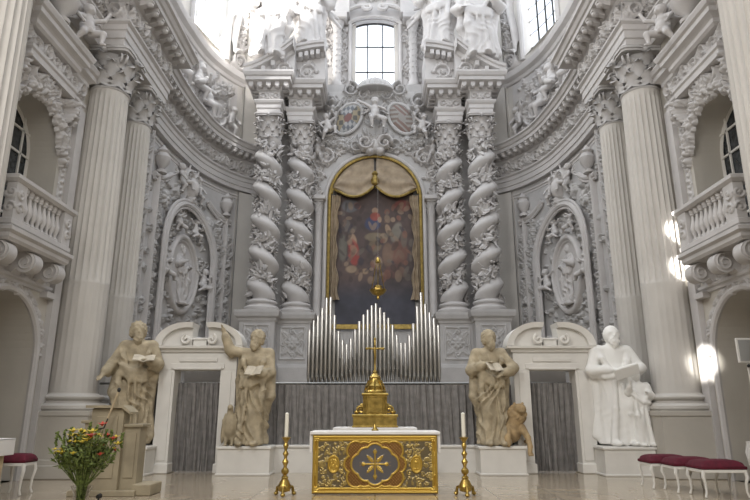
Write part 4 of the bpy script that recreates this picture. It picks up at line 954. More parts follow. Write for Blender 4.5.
# cartouche with two oval shields
MIR = 1
t = thing('arms_cartouche', 'big stucco cartouche holding two oval coats of arms above the picture arch', 'cartouche', (0, 26.4, 13.2))
R = Rel(5.6, 4.6, .022); cx, rng = 2.8, random.Random(12)
body = ((abs(R.U - cx) < 2.3) & (R.V > 1.35) & (R.V < 4.0)) | ((((R.U - cx) / 2.3) ** 2 + ((R.V - 2.4) / 1.9) ** 2) < 1)
body &= ((R.U - cx) ** 2 + (R.V + 1.85) ** 2) > 2.72 ** 2
R.H = np.where(body, .06, 0)
for e in (-1, 1):
    ox, oy = cx + e * 1.3, 2.45
    R.dense(0, lambda u, v: 1, 1, 1, rng)
    for k in range(16):
        a = 2 * PI * k / 16; R.leaf(ox + .8 * math.cos(a), oy + .95 * math.sin(a), a + .9 * e, .5, .14, .3)
    R.scroll(cx + e * 2.15, 3.35, .42, 0, 1.5, e, .11, .42); R.scroll(cx + e * 2.25, 1.9, .4, PI, 1.5, -e, .1, .4); R.scroll(cx + e * 1.2, 4.05, .36, PI / 2, 1.5, e, .09, .36); R.scroll(cx + e * .55, 3.75, .26, 0, 1.4, -e, .07, .36)
    R.putto(cx + e * 2.05, 2.2, 1.2, e, rng, False, .5); R.fruit(cx + e * 1.6, 1.25, .35, 14, .36, rng); R.scroll(cx + e * .9, 1.05, .3, 0, 1.3, e, .08, .35)
    for k in range(6): R.leaf(cx + e * (2.2 - k * .25), 1.5 - k * .06, -PI / 2 + e * .8, .55, .14, .3)
for k in range(9): R.leaf(cx, 3.6, PI / 2 + (k - 4) * .3, .7, .13, .34)
R.emit('carving', 'grey', t, xmap(-2.8, 26.7, 12.75), cut=True)
putto3d('cherub', 'stucco', t, (0, 26.15, 14.6), 0, 1.35, 1); putto3d('cherub', 'stucco', t, (-2.15, 26.3, 14.1), .2, 1.1, 0, .2); putto3d('cherub', 'stucco', t, (2.15, 26.3, 14.1), -.2, 1.1, 0, -.2, -1)
Q = Rel(1.8, 1.3, .022)
for e in (-1, 1): Q.scroll(.9 + e * .45, .75, .33, 0, 1.4, e, .1, .4); Q.blob(.9 + e * .25, .35, .2, .2, 0, .3)
Q.blob(.9, .62, .26, .36, 0, .3); [Q.leaf(.9, .75, PI / 2 + (q - 2) * .5, .5, .12, .4) for q in range(5)]; Q.emit('keystone', 'stucco', t, xmap(-.9, 26.45, 13.1), cut=True, thr=.03)
for e in (-1, 1):
    nx = 60; X, Z = np.meshgrid(np.linspace(-1, 1, nx), np.linspace(-1, 1, nx)); a = e * .55; rx, rz = .54, .85; col = None
    xx = X * rx; zz = Z * rz; ok = (X * X + Z * Z) < 1
    px = xx * math.cos(a) - zz * math.sin(a); pz = xx * math.sin(a) + zz * math.cos(a)
    if e == -1:
        loz = ((np.floor((px + pz * .6) * 5) + np.floor((px - pz * .6) * 5)) % 2 == 0)[..., None]; c1 = np.where(loz, (.42, .42, .42), (.15, .17, .21)); rp = np.random.RandomState(1); q = ((X > 0) ^ (Z > 0))[..., None]
        lion_ = (np.sin(px * 14) * np.cos(pz * 12) > -.1)[..., None]; c2 = np.where(lion_, (.40, .30, .12), (.13, .12, .10)); col = np.where(q, c1, c2); col = np.where((X ** 2 + Z ** 2 < .09)[..., None], (.30, .07, .05), col)
    else:
        q = ((X > 0) ^ (Z > 0))[..., None]; st_ = (np.sin(pz * 26) > 0)[..., None]; c1 = np.where(st_, (.36, .33, .29), (.26, .16, .11)); c2 = np.where((abs((px + pz) % .3 - .15) < .06)[..., None], (.36, .33, .28), (.29, .13, .09)); col = np.where(q, c1, c2); col = np.where((X ** 2 + Z ** 2 < .09)[..., None], (.34, .3, .26), col)
    Yd = 26.52 - .16 * np.sqrt(np.maximum(1 - X * X - Z * Z, 0)); V = np.stack([e * 1.3 + px, Yd, 15.2 + pz], -1).reshape(-1, 3); I = np.arange(nx * nx).reshape(nx, nx); F = np.stack([I[:-1, :-1], I[:-1, 1:], I[1:, 1:], I[1:, :-1]], -1).reshape(-1, 4)
    F = F[ok.reshape(-1)[F].all(1)]
    lum = col.mean(-1, keepdims=True); col = lum * .5 + col * .5; col = col * .8
    sh = link('oval_shield', V, F, 'enamel', t, col=col.reshape(-1, 3), label='oval shield with blue and white lozenges and yellow lions' if e < 0 else 'oval shield quartered in red and white')
    rim = []; 
    for k in range(41): b_ = 2 * PI * k / 40; x, z = rx * 1.08 * math.cos(b_), rz * 1.05 * math.sin(b_); rim.append((e * 1.3 + x * math.cos(a) - z * math.sin(a), 26.5, 15.2 + x * math.sin(a) + z * math.cos(a)))
    MB().tube(rim, .09, 7).out('rim', 'grey', sh, True)
# fluted shell canopy
mb = MB(); V = []
for i in range(9):
    a = PI / 2 * i / 8
    for k in range(49): b_ = PI * k / 48; r = .9 * math.cos(a) * (1 + .05 * math.cos(b_ * 24)); V.append((r * math.cos(b_), 26.6 - r * .8 * math.sin(b_), 16.75 + .62 * math.sin(a)))
mb.add(V, [(i * 49 + k, i * 49 + k + 1, (i + 1) * 49 + k + 1, (i + 1) * 49 + k) for i in range(8) for k in range(48)]); mb.lathe([(.93, 0), (.97, .04), (.93, .1)], (0, 26.6, 16.68), 40, 1, .8); mb.lathe([(.05, 0), (.08, .1), (.03, .2), (.01, .25)], (0, 26.5, 17.3), 10)
mb.out('shell_crown', 'grey', t, True)

# foliage in the spandrels of the picture arch
R = Rel(6.0, 3.4, .025); rng = random.Random(44); R.dense(230, lambda u, v: 2.85 < math.hypot(u - 3, v) < 3.5 and v > .1, .36, .22, rng)
for e in (-1, 1): R.scroll(3 + e * 2.35, 2.1, .36, PI / 2, 1.4, e, .08, .25); R.scroll(3 + e * 2.65, 1.2, .25, PI / 2, 1.4, -e, .06, .2)
R.emit('spandrel_carving', 'stucco', bpy.data.objects['altarpiece_arch'], xmap(-3, Yb - .02, 11.15), cut=True)

# around the centre window
t = thing('window_surround', 'ornate stucco surround with scroll pediment round the centre window', 'stucco ornament', (0, 27.5, 17.2))
rng = random.Random(31); R = Rel(8.0, 7.5, .03); hole = lambda u, v: (abs(u - 4) < 1.25) & (v < 4.3)
R.dense(520, lambda u, v: 1.45 < abs(u - 4) < 3.6, .4, .2, rng)
R.rinceau(2.4, 5.6, 5.9, .45, 1, .25); R.candel(2.15, 0, 7, .5, .25, rng); R.candel(5.85, 0, 7, .5, .25, rng)
for k in range(15): a = PI * k / 14; R.fruit(4 - 1.15 * math.cos(a), 6.9 - 1.3 * math.sin(a), .22, 8, .3, rng)
R.emit('carving', 'stucco', t, xmap(-4, 27.54, 17.2), cut=False, hole=hole)
for e in (-1, 1):
    x = e * 1.95; mb = MB(); mb.lathe([(.3, 0), (.3, .2), (.24, .3), (.22, .4), (.22, 3.3), (.24, 3.4), (.34, 3.7), (.34, 3.8)], (x, 27.2, 17.3), 20)
    for k in range(60): a = k * .9; mb.ball((x + .2 * math.cos(a), 27.2 + .2 * math.sin(a), 17.8 + k * .048), .07, n=5, m=4)
    mb.out('colonnette', 'stucco', t, True)
    mb = MB(); mb.box(x - .5, x + .5, 26.75, 27.5, 21.1, 21.45, .04); mb.prism([(x - e * .0 + .62 * e, 21.45), (x - e * .62, 21.45), (x - e * .62, 22.6), (x + e * .1, 22.0)], 26.8, 27.5); mb.out('pediment_half', 'stucco', t)
    mb = MB(); P = [(e * (1.55 - q * 1.15), 27.15, 21.75 + .55 * math.sin(q * PI * .5) - .25 * q) for q in np.linspace(0, 1, 10)]; P += [(e * (.42 - .2 * math.sin(a)), 27.15, 21.98 + .14 * math.cos(a)) for a in np.linspace(.3, 5, 10)]; mb.tube(P, .12, 7); mb.out('scroll', 'stucco', t, True)
mb = MB(); mb.tube([(1.38 * math.cos(a), 27.42, 21.1 + .5 * math.sin(a)) for a in np.linspace(0, PI, 20)], .1, 7); mb.tube([(-1.32, 27.42, 17.4), (-1.32, 27.42, 21.15)], .09, 7); mb.tube([(1.32, 27.42, 17.4), (1.32, 27.42, 21.15)], .09, 7); mb.out('window_moulding', 'stucco', t, True)

# ================================================================== CURTAIN SCREEN, DOORWAYS
MIR = 1
def curtain(x0, x1, y, z0, z1, folds, amp=.05, seed=1, n=None):
    rng = random.Random(seed); n = n or int(folds * 8); ph = [rng.random() * 6 for _ in range(4)]; rows = 9; P = []
    for j in range(rows):
        z = z0 + (z1 - z0) * j / (rows - 1); k = 1 - .35 * j / (rows - 1); row = []
        for i in range(n + 1):
            t_ = i / n; x = x0 + (x1 - x0) * t_; w_ = folds * 2 * PI * t_
            row.append((x + .012 * math.sin(w_ * 2 + j), y - amp * k * (math.sin(w_ + ph[0] + .8 * math.sin(w_ * .23 + ph[1])) + .45 * math.sin(w_ * 2.3 + ph[2] + .3 * j)), z))
        P.append(row)
    return MB().sheet(P)
mb = MB(); mb.box(-3.35, 3.35, 15.95, 16.3, 0, .64); mb.box(-3.35, 3.35, 15.9, 16.32, .6, .66, .01); mb.out('low_parapet', 'white').update_tag()
tag(bpy.data.objects['low_parapet'], 'low white parapet running behind the altar, under the grey curtain', 'parapet')
c = curtain(-3.6, 3.6, 16.2, .6, 2.16, 34, .05, 3).out('curtain', 'curtain', None, True); tag(c, 'long pleated grey curtain below the organ pipes', 'curtain')
mb = MB(); mb.tube([(-7.3, 16.3, 2.2), (7.3, 16.3, 2.2)], .03, 6); c = mb.out('curtain_rail', 'darktin', None); tag(c, 'thin rail carrying the grey curtains across the apse', 'rail')
for MIR in (1, -1):
    S = side_name[MIR]
    c = curtain(-7.0, -5.35, 16.32, 0, 2.2, 9, .03, 7).out('curtain', 'curtain', None, True); tag(c, f'grey curtain strip between the {S} doorway and the outermost {S} statue', 'curtain')
    # doorway
    xc, hw, H = -4.56, .59, 2.52
    t = thing('door_surround', f'white doorway with broken segmental pediment on the {S}', 'doorway', (xc, 15.9, 0))
    mb = MB()
    for e in (-1, 1):
        a, b_ = sorted((xc + e * hw, xc + e * (hw + .40))); mb.box(a, b_, 15.72, 16.25, .22, H, .01); mb.box(a - .03, b_ + .03, 15.66, 16.25, 0, .24, .02)
        a, b_ = sorted((xc + e * (hw + .06), xc + e * (hw + .28))); mb.box(a, b_, 15.69, 15.75, .3, H - .05, .012)
    mb.out('jamb', 'white', t)
    mb = MB(); mb.box(xc - hw - .40, xc + hw + .40, 15.72, 16.25, H, 3.0); mb.box(xc - hw - .1, xc + hw + .1, 15.68, 15.75, H + .02, H + .16, .012); mb.box(xc - hw + .1, xc + hw - .1, 15.68, 15.75, H + .2, H + .3, .012); mb.box(xc - hw - .02, xc + hw + .02, 15.66, 15.73, H - .0, H + .06, .01); mb.out('lintel', 'white', t)
    mb = MB(); sweep(mb, [(xc - hw - .42, 16.25), (xc - hw - .42, 15.7), (xc + hw + .42, 15.7), (xc + hw + .42, 16.25)], [(0, 2.95), (.03, 2.97), (.05, 3.03), (.14, 3.06), (.15, 3.12), (.0, 3.14), (-.3, 3.14)]); mb.box(xc - hw - .36, xc + hw + .36, 15.7, 16.25, 2.99, 3.13); mb.out('cornice', 'white', t)
    for e in (-1, 1):
        mb = MB(); R0, R1 = .66, .84; ccx, ccz = xc + e * .42, 3.12; A = np.linspace(0, PI * .56, 18); 
        arc = lambda r, a: (xc + e * (1.14 - .82) + e * r * math.cos(a) * .98, 3.13 + r * math.sin(a) * .72)
        outer = [arc(.84, a) for a in A]; inner = [arc(.66, a) for a in A]
        V = []
        for (o, i_) in zip(outer, inner): V += [(o[0], 15.56, o[1]), (o[0], 16.2, o[1]), (i_[0], 16.2, i_[1]), (i_[0], 15.6, i_[1]), ((o[0] + i_[0]) / 2, 15.58, (o[1] + i_[1]) / 2)]
        n_ = len(A); F = []
        for k in range(n_ - 1):
            for q, r_ in ((0, 1), (1, 2), (2, 3), (3, 4), (4, 0)): F.append((5 * k + q, 5 * k + r_, 5 * k + 5 + r_, 5 * k + 5 + q))
        F += [(0, 1, 2, 3, 4), tuple(5 * (n_ - 1) + q for q in (4, 3, 2, 1, 0))]; mb.add(V, F)
        mb.prism([arc(.67, a) for a in A] + [(xc + e * .22, 3.35), (xc + e * .2, 3.13)], 15.74, 16.2)
        sp = [(xc + e * (.33 - .0) + e * .13 * (1 - i / 22) * math.cos(1.2 - i * .42), 15.6, 3.29 + .13 * (1 - i / 22) * math.sin(1.2 - i * .42)) for i in range(20)]; mb.tube(sp, .045, 6)
        mb.out('pediment_half', 'white', t, False)
    mb = MB(); mb.box(xc - .17, xc + .17, 15.72, 16.2, 3.13, 3.3); mb.box(xc - .2, xc + .2, 15.68, 16.22, 3.28, 3.34, .02); mb.out('central_block', 'white', t)
    mb = MB(); mb.box(xc - hw - .02, xc + hw + .02, 16.6, 16.65, 2.2, 2.6); mb.out('transom_panel', 'stucco', t)
    c = curtain(xc - hw, xc + hw, 16.1, .03, 2.2, 8, .05, 12 + MIR).out('door_curtain', 'curtain', None, True); tag(c, f'grey curtain hanging inside the {S} doorway', 'curtain')

# ================================================================== ORGAN
MIR = 1
org = thing('organ', 'row of tall tin organ pipes in three peaks behind the altar', 'organ', (0, 16.75, 0))
MB().box(-1.82, 1.82, 16.45, 17.2, 0, 2.2, .01).out('case', 'dark', org)
MB().box(-1.85, 1.85, 16.4, 16.9, 2.14, 2.2, .01).out('sill', 'darktin', org)
tops = {309: 332, 313: 320, 319: 315, 324: 305, 329.5: 292, 333: 312, 337: 322, 341: 332, 345: 340, 349: 345}
xs = [309.5 + i * 4.15 for i in range(32)]
def topy(x):
    d = abs(x - 374.8)
    return float(np.interp(d, [0, 6, 12, 18, 22, 27, 31, 37, 43, 46, 51, 56, 62, 66], [303, 309, 316, 326, 336, 345, 343, 330, 305, 291, 305, 315, 322, 332]))
def feet(x):
    d = abs(x - 374.8); return float(np.interp(d, [0, 10, 20, 28, 36, 45, 54, 66], [366, 364, 357, 372, 377, 378, 377, 375])) if False else float(np.interp(d, [0, 8, 16, 21, 24, 34, 66], [371, 369, 362, 357, 374, 377, 377]))
def pipe(x, z0, z1, r, y, m, zm):
    mb = MB(); mb.lathe([(r * .25, 0), (r, zm - z0), (r, z1 - z0 - .01), (r * .93, z1 - z0)], (x, y, z0), 14)
    o = mb.out('pipe', m, org, True)
    mo = MB(); mo.box(x - r * .55, x + r * .55, y - r * 1.08, y - r * .6, zm + .0, zm + .03); mo.prism([(x - r * .6, zm + .03), (x + r * .6, zm + .03), (x, zm + .2)], y - r * 1.02, y - r * .5)
    mo.out('mouth', 'darktin', o); return o
for x in xs:
    X = at(x, 340, 16.7).x; pipe(X, 2.2, at(x, topy(x), 16.7).z, .046, 16.62, 'tin', max(2.25, at(x, feet(x), 16.7).z))
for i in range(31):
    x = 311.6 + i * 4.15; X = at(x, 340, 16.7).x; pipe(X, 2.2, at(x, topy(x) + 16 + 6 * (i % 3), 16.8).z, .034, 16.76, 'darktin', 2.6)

# ================================================================== STATUES
def pedestal(name, label, x0, x1, y0, y1, h, m='white'):
    t = thing(name, label, 'pedestal', ((x0 + x1) / 2, (y0 + y1) / 2, 0))
    MB().box(x0 + .04, x1 - .04, y0 + .04, y1 - .02, 0, h - .06, .01).out('block', m, t); MB().box(x0, x1, y0, y1, h - .07, h, .015).out('slab', m, t); MB().box(x0 + .01, x1 - .01, y0 + .01, y1, 0, .05, .01).out('skirting', m, t)
def open_book(parent, c, w_, tilt, yaw, m='book'):
    mb = MB(); P = []
    for e in (-1, 1):
        V = []
        for i in range(5):
            q = i / 4; V += [(e * q * w_, -w_ * .62, .05 * w_ * math.sin(q * PI) * 1.6 + .18 * w_ * q), (e * q * w_, w_ * .62, .05 * w_ * math.sin(q * PI) * 1.6 + .18 * w_ * q)]
        n_ = len(V); V += [(v[0], v[1], v[2] - .10 * w_) for v in V]; F = [(2 * i, 2 * i + 1, 2 * i + 3, 2 * i + 2) for i in range(4)] + [(n_ + 2 * i, n_ + 2 * i + 2, n_ + 2 * i + 3, n_ + 2 * i + 1) for i in range(4)]
        F += [(2 * i, 2 * i + 2, n_ + 2 * i + 2, n_ + 2 * i) for i in range(4)] + [(2 * i + 1, n_ + 2 * i + 1, n_ + 2 * i + 3, 2 * i + 3) for i in range(4)] + [(8, 9, n_ + 9, n_ + 8), (0, n_, n_ + 1, 1)]
        Rm = Matrix.Rotation(yaw, 3, 'Z') @ Matrix.Rotation(tilt, 3, 'X'); mb.add([Vector(c) + Rm @ Vector(v) for v in V], F)
    return mb.out('book', m, parent)
H = 2.85; HB = .67
# left outer: bearded man with open book, right arm lowered (partly behind the ambo)
pedestal('statue_pedestal', 'pale pedestal behind the stone ambo on the left', -6.75, -5.42, 15.0, 16.0, HB)
t = thing('evangelist_statue', 'sandstone statue of a bearded man holding an open book, behind the stone ambo', 'statue', (-6.15, 15.5, HB))
s = figure(1, ((.19, -.05, .64), (.13, -.17, .66)), ((-.18, -.03, .64), (-.21, -.15, .55)), head=(.0, -.03, .915), turn=.35, knee=-1, lean=.01, folds=10)
s.mesh('figure', 'stone', t, .0075, H * 1.08, .12, (-6.1, 15.55, HB)); open_book(t, (-5.7, 15.0, HB + H * 1.06 * .685), .25, .5, .25)
# left inner : raised arm, tablet, eagle
pedestal('statue_pedestal', 'white pedestal under the statue with the raised arm, left of the altar', -3.84, -2.5, 15.2, 16.0, HB)
t = thing('evangelist_statue', 'sandstone statue of a bearded man with one arm raised, beside a stone eagle', 'statue', (-3.2, 15.55, HB))
s = figure(2, ((.17, -.06, .62), (.08, -.17, .60)), ((-.21, -.02, .82), (-.27, -.05, .985)), head=(.03, -.04, .92), turn=-.35, knee=1, lean=.03, folds=9)
s.mesh('figure', 'stone', t, .0075, H, 0, (-3.12, 15.6, HB)); open_book(t, (-2.98, 15.08, HB + H * .625), .22, .9, -.3)
e_ = thing('eagle_statue', 'sandstone eagle with folded wings at the feet of the statue with the raised arm', 'statue', (-3.58, 15.4, HB))
s = Sdf(); s.ell((0, 0, .45), (.17, .17, .34), .05, rx=.15); s.cap((0, -.02, .68), (0, -.08, .88), .1, .07, .06); s.ell((0, -.11, .93), (.07, .09, .075), .03); s.cap((0, -.17, .93), (0, -.235, .885), .03, .01, .01)
for q in (-1, 1):
    s.ell((q * .15, .04, .42), (.06, .13, .38), .02, rx=.12, ry=-q * .1)
    for k in range(5): s.cap((q * .17, -.05 + .05 * k, .62 - .02 * k), (q * .15, .02 + .04 * k, .1 + .02 * k), .028, .014, .012)
    s.cap((q * .08, -.02, .2), (q * .08, -.06, .03), .055, .035, .03)
    for k in (-1, 0, 1): s.cap((q * .08, -.06, .025), (q * .08 + k * .05, -.16, .02), .022, .014, .01)
s.cap((0, .12, .25), (0, .26, .04), .1, .07, .05); s.mesh('body', 'stone', e_, .02, .98, .1, (-3.58, 15.42, HB))
# right inner : man with writing, lion
pedestal('statue_pedestal', 'white pedestal under the statue with the lion, right of the altar', 2.5, 3.68, 15.2, 16.0, HB)
t = thing('evangelist_statue', 'sandstone statue of a man looking down at a book, above the stone lion', 'statue', (3.02, 15.6, HB))
s = figure(5, ((.19, -.06, .66), (.07, -.16, .60)), ((-.19, -.05, .64), (-.06, -.17, .69)), head=(-.01, -.03, .925), turn=.25, knee=-1, lean=-.02, folds=8, amp=.02)
s.mesh('figure', 'stone', t, .0075, H, -.05, (2.98, 15.65, HB)); open_book(t, (2.95, 15.08, HB + H * .655), .21, .8, .5)
l = thing('lion_statue', 'ochre stone lion crouching with raised head at the feet of the right statue', 'statue', (3.42, 15.5, HB))
s = Sdf(); s.ell((-.03, .1, .34), (.25, .3, .28), .05); s.cap((0, -.02, .5), (.08, -.12, .72), .17, .14, .06); s.ell((.1, -.06, .74), (.24, .2, .26), .04, noise=.03, nf=30); s.ell((.15, -.2, .88), (.15, .15, .13), .03); s.ell((.16, -.28, .86), (.09, .1, .09), .03); s.ell((.16, -.34, .81), (.06, .06, .05), .02)
for q in (-1, 1): s.ell((.14 + q * .1, -.12, 1.0), (.035, .03, .045), .02); s.ell((.15 + q * .045, -.31, .875), (.016, .016, .014), .006, sub=True)
s.chain([(-.14, -.1, .42), (-.2, -.24, .2), (-.2, -.32, .05)], [.1, .075, .065], .03); s.chain([(.2, -.08, .42), (.3, -.22, .2), (.31, -.35, .0), (.28, -.4, -.14)], [.1, .07, .06, .055], .03)
s.ell((-.2, .2, .22), (.1, .2, .2), .04); s.cap((-.2, .05, .06), (-.22, -.12, .05), .06, k=.03); s.chain([(.1, .35, .2), (.3, .3, .1), (.36, .1, .08)], [.04, .035, .05], .02)
for k in range(4): s.cap((.25 + .03 * k, -.40, -.15), (.245 + .034 * k, -.45, -.2), .022, .018, .01)
s.mesh('body', 'lion', l, .018, 1.0, 0, (3.42, 15.5, HB))
# right outer : plain white pair
pedestal('statue_pedestal', 'white pedestal under the matt white figures on the right', 5.42, 6.72, 15.0, 16.0, HB)
t = thing('white_figure', 'matt white draped standing figure without painted detail, tallest of the white pair', 'statue', (5.85, 15.6, HB))
s = figure(7, ((.18, -.05, .64), (.13, -.13, .62)), ((-.17, -.04, .62), (-.04, -.13, .62)), head=(.01, -.02, .93), beard=True, hood=True, knee=1, lean=.0, folds=5, amp=.008, swags=3)
s.mesh('figure', 'purewhite', t, .0085, H * 1.03, 0, (6.1, 15.65, HB), sx=1.18)
t = thing('white_child_figure', 'matt white child figure in front of the taller one, looking up at a tablet', 'statue', (6.42, 15.35, HB))
s = figure(8, ((.16, -.02, .66), (.05, -.13, .7)), ((-.16, -.02, .7), (-.16, -.14, .82)), head=(-.02, -.0, .92), beard=False, hood=False, hair=.0, knee=-1, folds=5, amp=.008, swags=1)
s.mesh('figure', 'purewhite', t, .014, 1.8, 0, (6.55, 15.3, HB)); 
mb = MB(); Rm = Matrix.Rotation(-.28, 3, 'Y') @ Matrix.Rotation(.5, 3, 'X'); b0 = MB().box(-.3, .3, -.04, .04, -.15, .15, .02); mb.add([Vector((6.16, 14.95, HB + 1.76)) + Rm @ Vector(v) for v in b0.V], b0.F); mb.out('tablet', 'purewhite', t)

# statues on the pediments
def pframe(lab, x, y, z, Hh, seed, rot, armL, armR, wings=False, knee=1):
    t = thing('pediment_statue', lab, 'statue', (x, y, z)); s = figure(seed, armL, armR, beard=False, wings=wings, knee=knee, folds=8, amp=.022, turn=rot, swags=4)
    s.mesh('figure', 'stucco', t, .010, Hh, rot, (x, y, z), sx=1.25)
pframe('white draped woman standing on the left outer pediment curve, bleached by window light', -4.85, 24.35, 17.0, 4.2, 11, .15, ((.2, -.02, .66), (.22, -.12, .56)), ((-.2, -.02, .66), (-.1, -.14, .7)))
pframe('white winged figure standing on the left inner pediment block', -3.15, 25.3, 18.2, 3.9, 12, .2, ((.2, -.02, .66), (.25, -.08, .85)), ((-.2, -.02, .64), (-.25, -.12, .58)), True, -1)
pframe('white winged figure standing on the right inner pediment block', 3.1, 25.3, 18.2, 3.9, 13, -.2, ((.2, -.02, .66), (.2, -.12, .56)), ((-.2, -.02, .7), (-.27, -.04, .85)), True, 1)
pframe('white draped woman with billowing cloak standing on the right outer pediment curve', 4.85, 24.35, 17.0, 4.2, 14, -.15, ((.2, -.02, .64), (.12, -.15, .68)), ((-.2, -.02, .66), (-.14, -.14, .6)), False, -1)

# ================================================================== ALTARS
# tabernacle on the rear altar
t = thing('rear_altar', 'narrow white-topped altar table standing behind the front altar', 'altar', (0, 14.6, 0))
MB().box(-.85, .85, 14.15, 15.1, 0, 1.06, .02).out('block', 'white', t); MB().box(-.95, .95, 14.08, 15.14, 1.06, 1.13, .012).out('top', 'linen', t)
t = thing('tabernacle', 'stepped golden tabernacle topped with a crucifix', 'tabernacle', (0, 14.6, 1.13))
mb = MB(); mb.box(-.5, .5, 14.3, 14.9, 1.13, 1.4, .02); mb.box(-.53, .53, 14.27, 14.93, 1.36, 1.42, .015); mb.box(-.53, .53, 14.27, 14.93, 1.13, 1.17, .015); mb.out('lower_step', 'gold', t)
for e in (-1, 1):
    mb = MB(); P = [(e * (.32 + .1 * (1 - i / 20) * math.cos(i * .5)), 14.4, 1.52 + .1 * (1 - i / 20) * math.sin(i * .5)) for i in range(20)]; mb.tube(P, .03, 6); mb.ball((e * .42, 14.42, 1.47), .07, .06, .05); mb.ball((e * .3, 14.45, 1.6), .06, .05, .07); mb.out('side_scroll', 'gold', t, True)
mb = MB(); mb.box(-.27, .27, 14.38, 14.85, 1.4, 1.86, .02); mb.box(-.31, .31, 14.34, 14.89, 1.84, 1.9, .015)
for x in (-.26, -.2, .2, .26): mb.lathe([(.025, 0), (.02, .05), (.02, .35), (.03, .4)], (x, 14.36, 1.42), 8)
mb.out('cabinet', 'gold', t)
d = MB().box(-.15, .15, 14.355, 14.38, 1.45, 1.8, .01).out('door', 'gold', t); MB().box(-.013, .013, 14.335, 14.355, 1.48, 1.78).box(-.07, .07, 14.335, 14.355, 1.66, 1.69).out('cross_relief', 'gold', d)
mb = MB(); mb.lathe([(.26, 0), (.27, .04), (.2, .1), (.21, .14), (.22, .17), (.15, .26), (.13, .34), (.15, .37), (.1, .42), (.05, .47), (.06, .5), (.03, .54), (.02, .56)], (0, 14.62, 1.9), 24)
for k in range(8): a = k * PI / 4; mb.tube([(.25 * math.cos(a), 14.62 + .25 * math.sin(a), 1.92), (.2 * math.cos(a), 14.62 + .2 * math.sin(a), 2.08), (.14 * math.cos(a), 14.62 + .14 * math.sin(a), 2.2)], .022, 5)
mb.out('dome', 'gold', t, True)
cr = MB().box(-.022, .022, 14.6, 14.64, 2.44, 3.17, .006).box(-.19, .19, 14.6, 14.64, 2.93, 2.97, .006)
for p in ((0, 3.18), (-.2, 2.95), (.2, 2.95)): cr.ball((p[0], 14.62, p[1]), .035)
cr = cr.out('crucifix', 'gold', t); sb = MB(); sb.tube([(0, 14.58, 2.98), (0, 14.565, 2.85), (.01, 14.575, 2.72), (0, 14.58, 2.6)], [.03, .035, .025, .014], 7); sb.ball((0, 14.57, 3.02), .028); sb.tube([(-.16, 14.59, 2.97), (0, 14.575, 2.93), (.16, 14.59, 2.97)], .013, 6); sb.out('corpus', 'gold', cr, True)
# front altar
t = thing('altar', 'front altar with a gilded relief face and white cloth', 'altar', (0, 12.3, 0))
MB().box(-1.17, 1.17, 11.97, 12.75, 0, 1.05).out('block', 'white', t)
nW, nH = 2.36, 1.04; R = Rel(nW, nH, .0075); cx, cz = nW / 2, .52
R.dense(620, lambda u, v: .12 < u < nW - .12 and .12 < v < nH - .12 and abs(u - cx) > .5, .085, .02, random.Random(5)); 
U, V_ = R.U - cx, R.V - cz
lobes = [(0, 0, .24), (.26, 0, .19), (-.26, 0, .19), (0, .2, .17), (0, -.2, .17), (.16, .13, .17), (-.16, .13, .17), (.16, -.13, .17), (-.16, -.13, .17)]
big = [(0, 0, .3), (.42, .0, .16), (-.42, 0, .16), (.36, .24, .17), (-.36, .24, .17), (.36, -.24, .17), (-.36, -.24, .17), (0, .26, .17), (0, -.26, .17), (.2, .2, .2), (-.2, .2, .2), (.2, -.2, .2), (-.2, -.2, .2)]
sd1 = np.min([np.hypot(U - a, V_ - b_) - r for a, b_, r in lobes], axis=0); sd2 = np.min([np.hypot(U - a, V_ - b_) - r for a, b_, r in big], axis=0)
zone = np.where(sd1 < 0, 2, np.where(sd2 < 0, 1, 0))
R.H = np.where(zone == 2, 0.004, np.where(zone == 1, .006 + .004 * np.sin(R.U * 110) * np.sin(R.V * 110), R.H))
for sdx, w_ in ((sd1, .02), (sd2, .018)): R.H = np.maximum(R.H, np.where(abs(sdx) < w_, .026 * np.sqrt(np.maximum(1 - (sdx / w_) ** 2, 0)), 0))
for b_ in (.028, .085):
    for P in ([(b_, b_), (nW - b_, b_)], [(b_, nH - b_), (nW - b_, nH - b_)], [(b_, b_), (b_, nH - b_)], [(nW - b_, b_), (nW - b_, nH - b_)]): R.tube(P, .024 if b_ < .05 else .014, .04 if b_ < .05 else .025)
for sx in (.07, nW - .07):
    for sz in (.07, nH - .07): R.rosette(sx, sz, .07, 6, .045); 
    for k in (-1, 1): R.leaf(sx, .52, PI / 2 * k, .25, .03, .035)
crossH = np.zeros_like(R.H); keep = R.H.copy(); R.H[:] = 0
R.tube([(cx, cz - .26), (cx, cz + .26)], .018, .03); R.tube([(cx - .22, cz), (cx + .22, cz)], .018, .03)
for q in range(4): a = q * PI / 2; R.blob(cx + .22 * math.cos(a), cz + .22 * math.sin(a), .04, .04, 0, .03)
for q in range(4): a = PI / 4 + q * PI / 2; R.leaf(cx + .04 * math.cos(a), cz + .04 * math.sin(a), a, .19, .035, .03)
for sx in (-1, 1):
    ox = cx + sx * .78; R.ring(ox, cz, .10, .145, .015, .04)
    R.blob(ox, cz, .095, .14, 0, .006, .008)
    if sx < 0: R.tube([(ox - .05, cz - .07), (ox, cz + .08), (ox + .05, cz - .07)], .011, .035); R.tube([(ox - .03, cz - .02), (ox + .03, cz - .02)], .009, .035); R.tube([(ox - .06, cz + .07), (ox - .02, cz - .03), (ox + .02, cz - .03), (ox + .06, cz + .07)], .007, .03)
    else: R.tube([(ox, cz - .08), (ox, cz)], .012, .035); R.tube([(ox - .04, cz - .08), (ox + .04, cz - .08)], .01, .03); R.blob(ox, cz + .03, .04, .035, 0, .035); R.blob(ox, cz + .085, .025, .025, 0, .03)
crossH = R.H.copy(); R.H = np.maximum(keep, crossH)
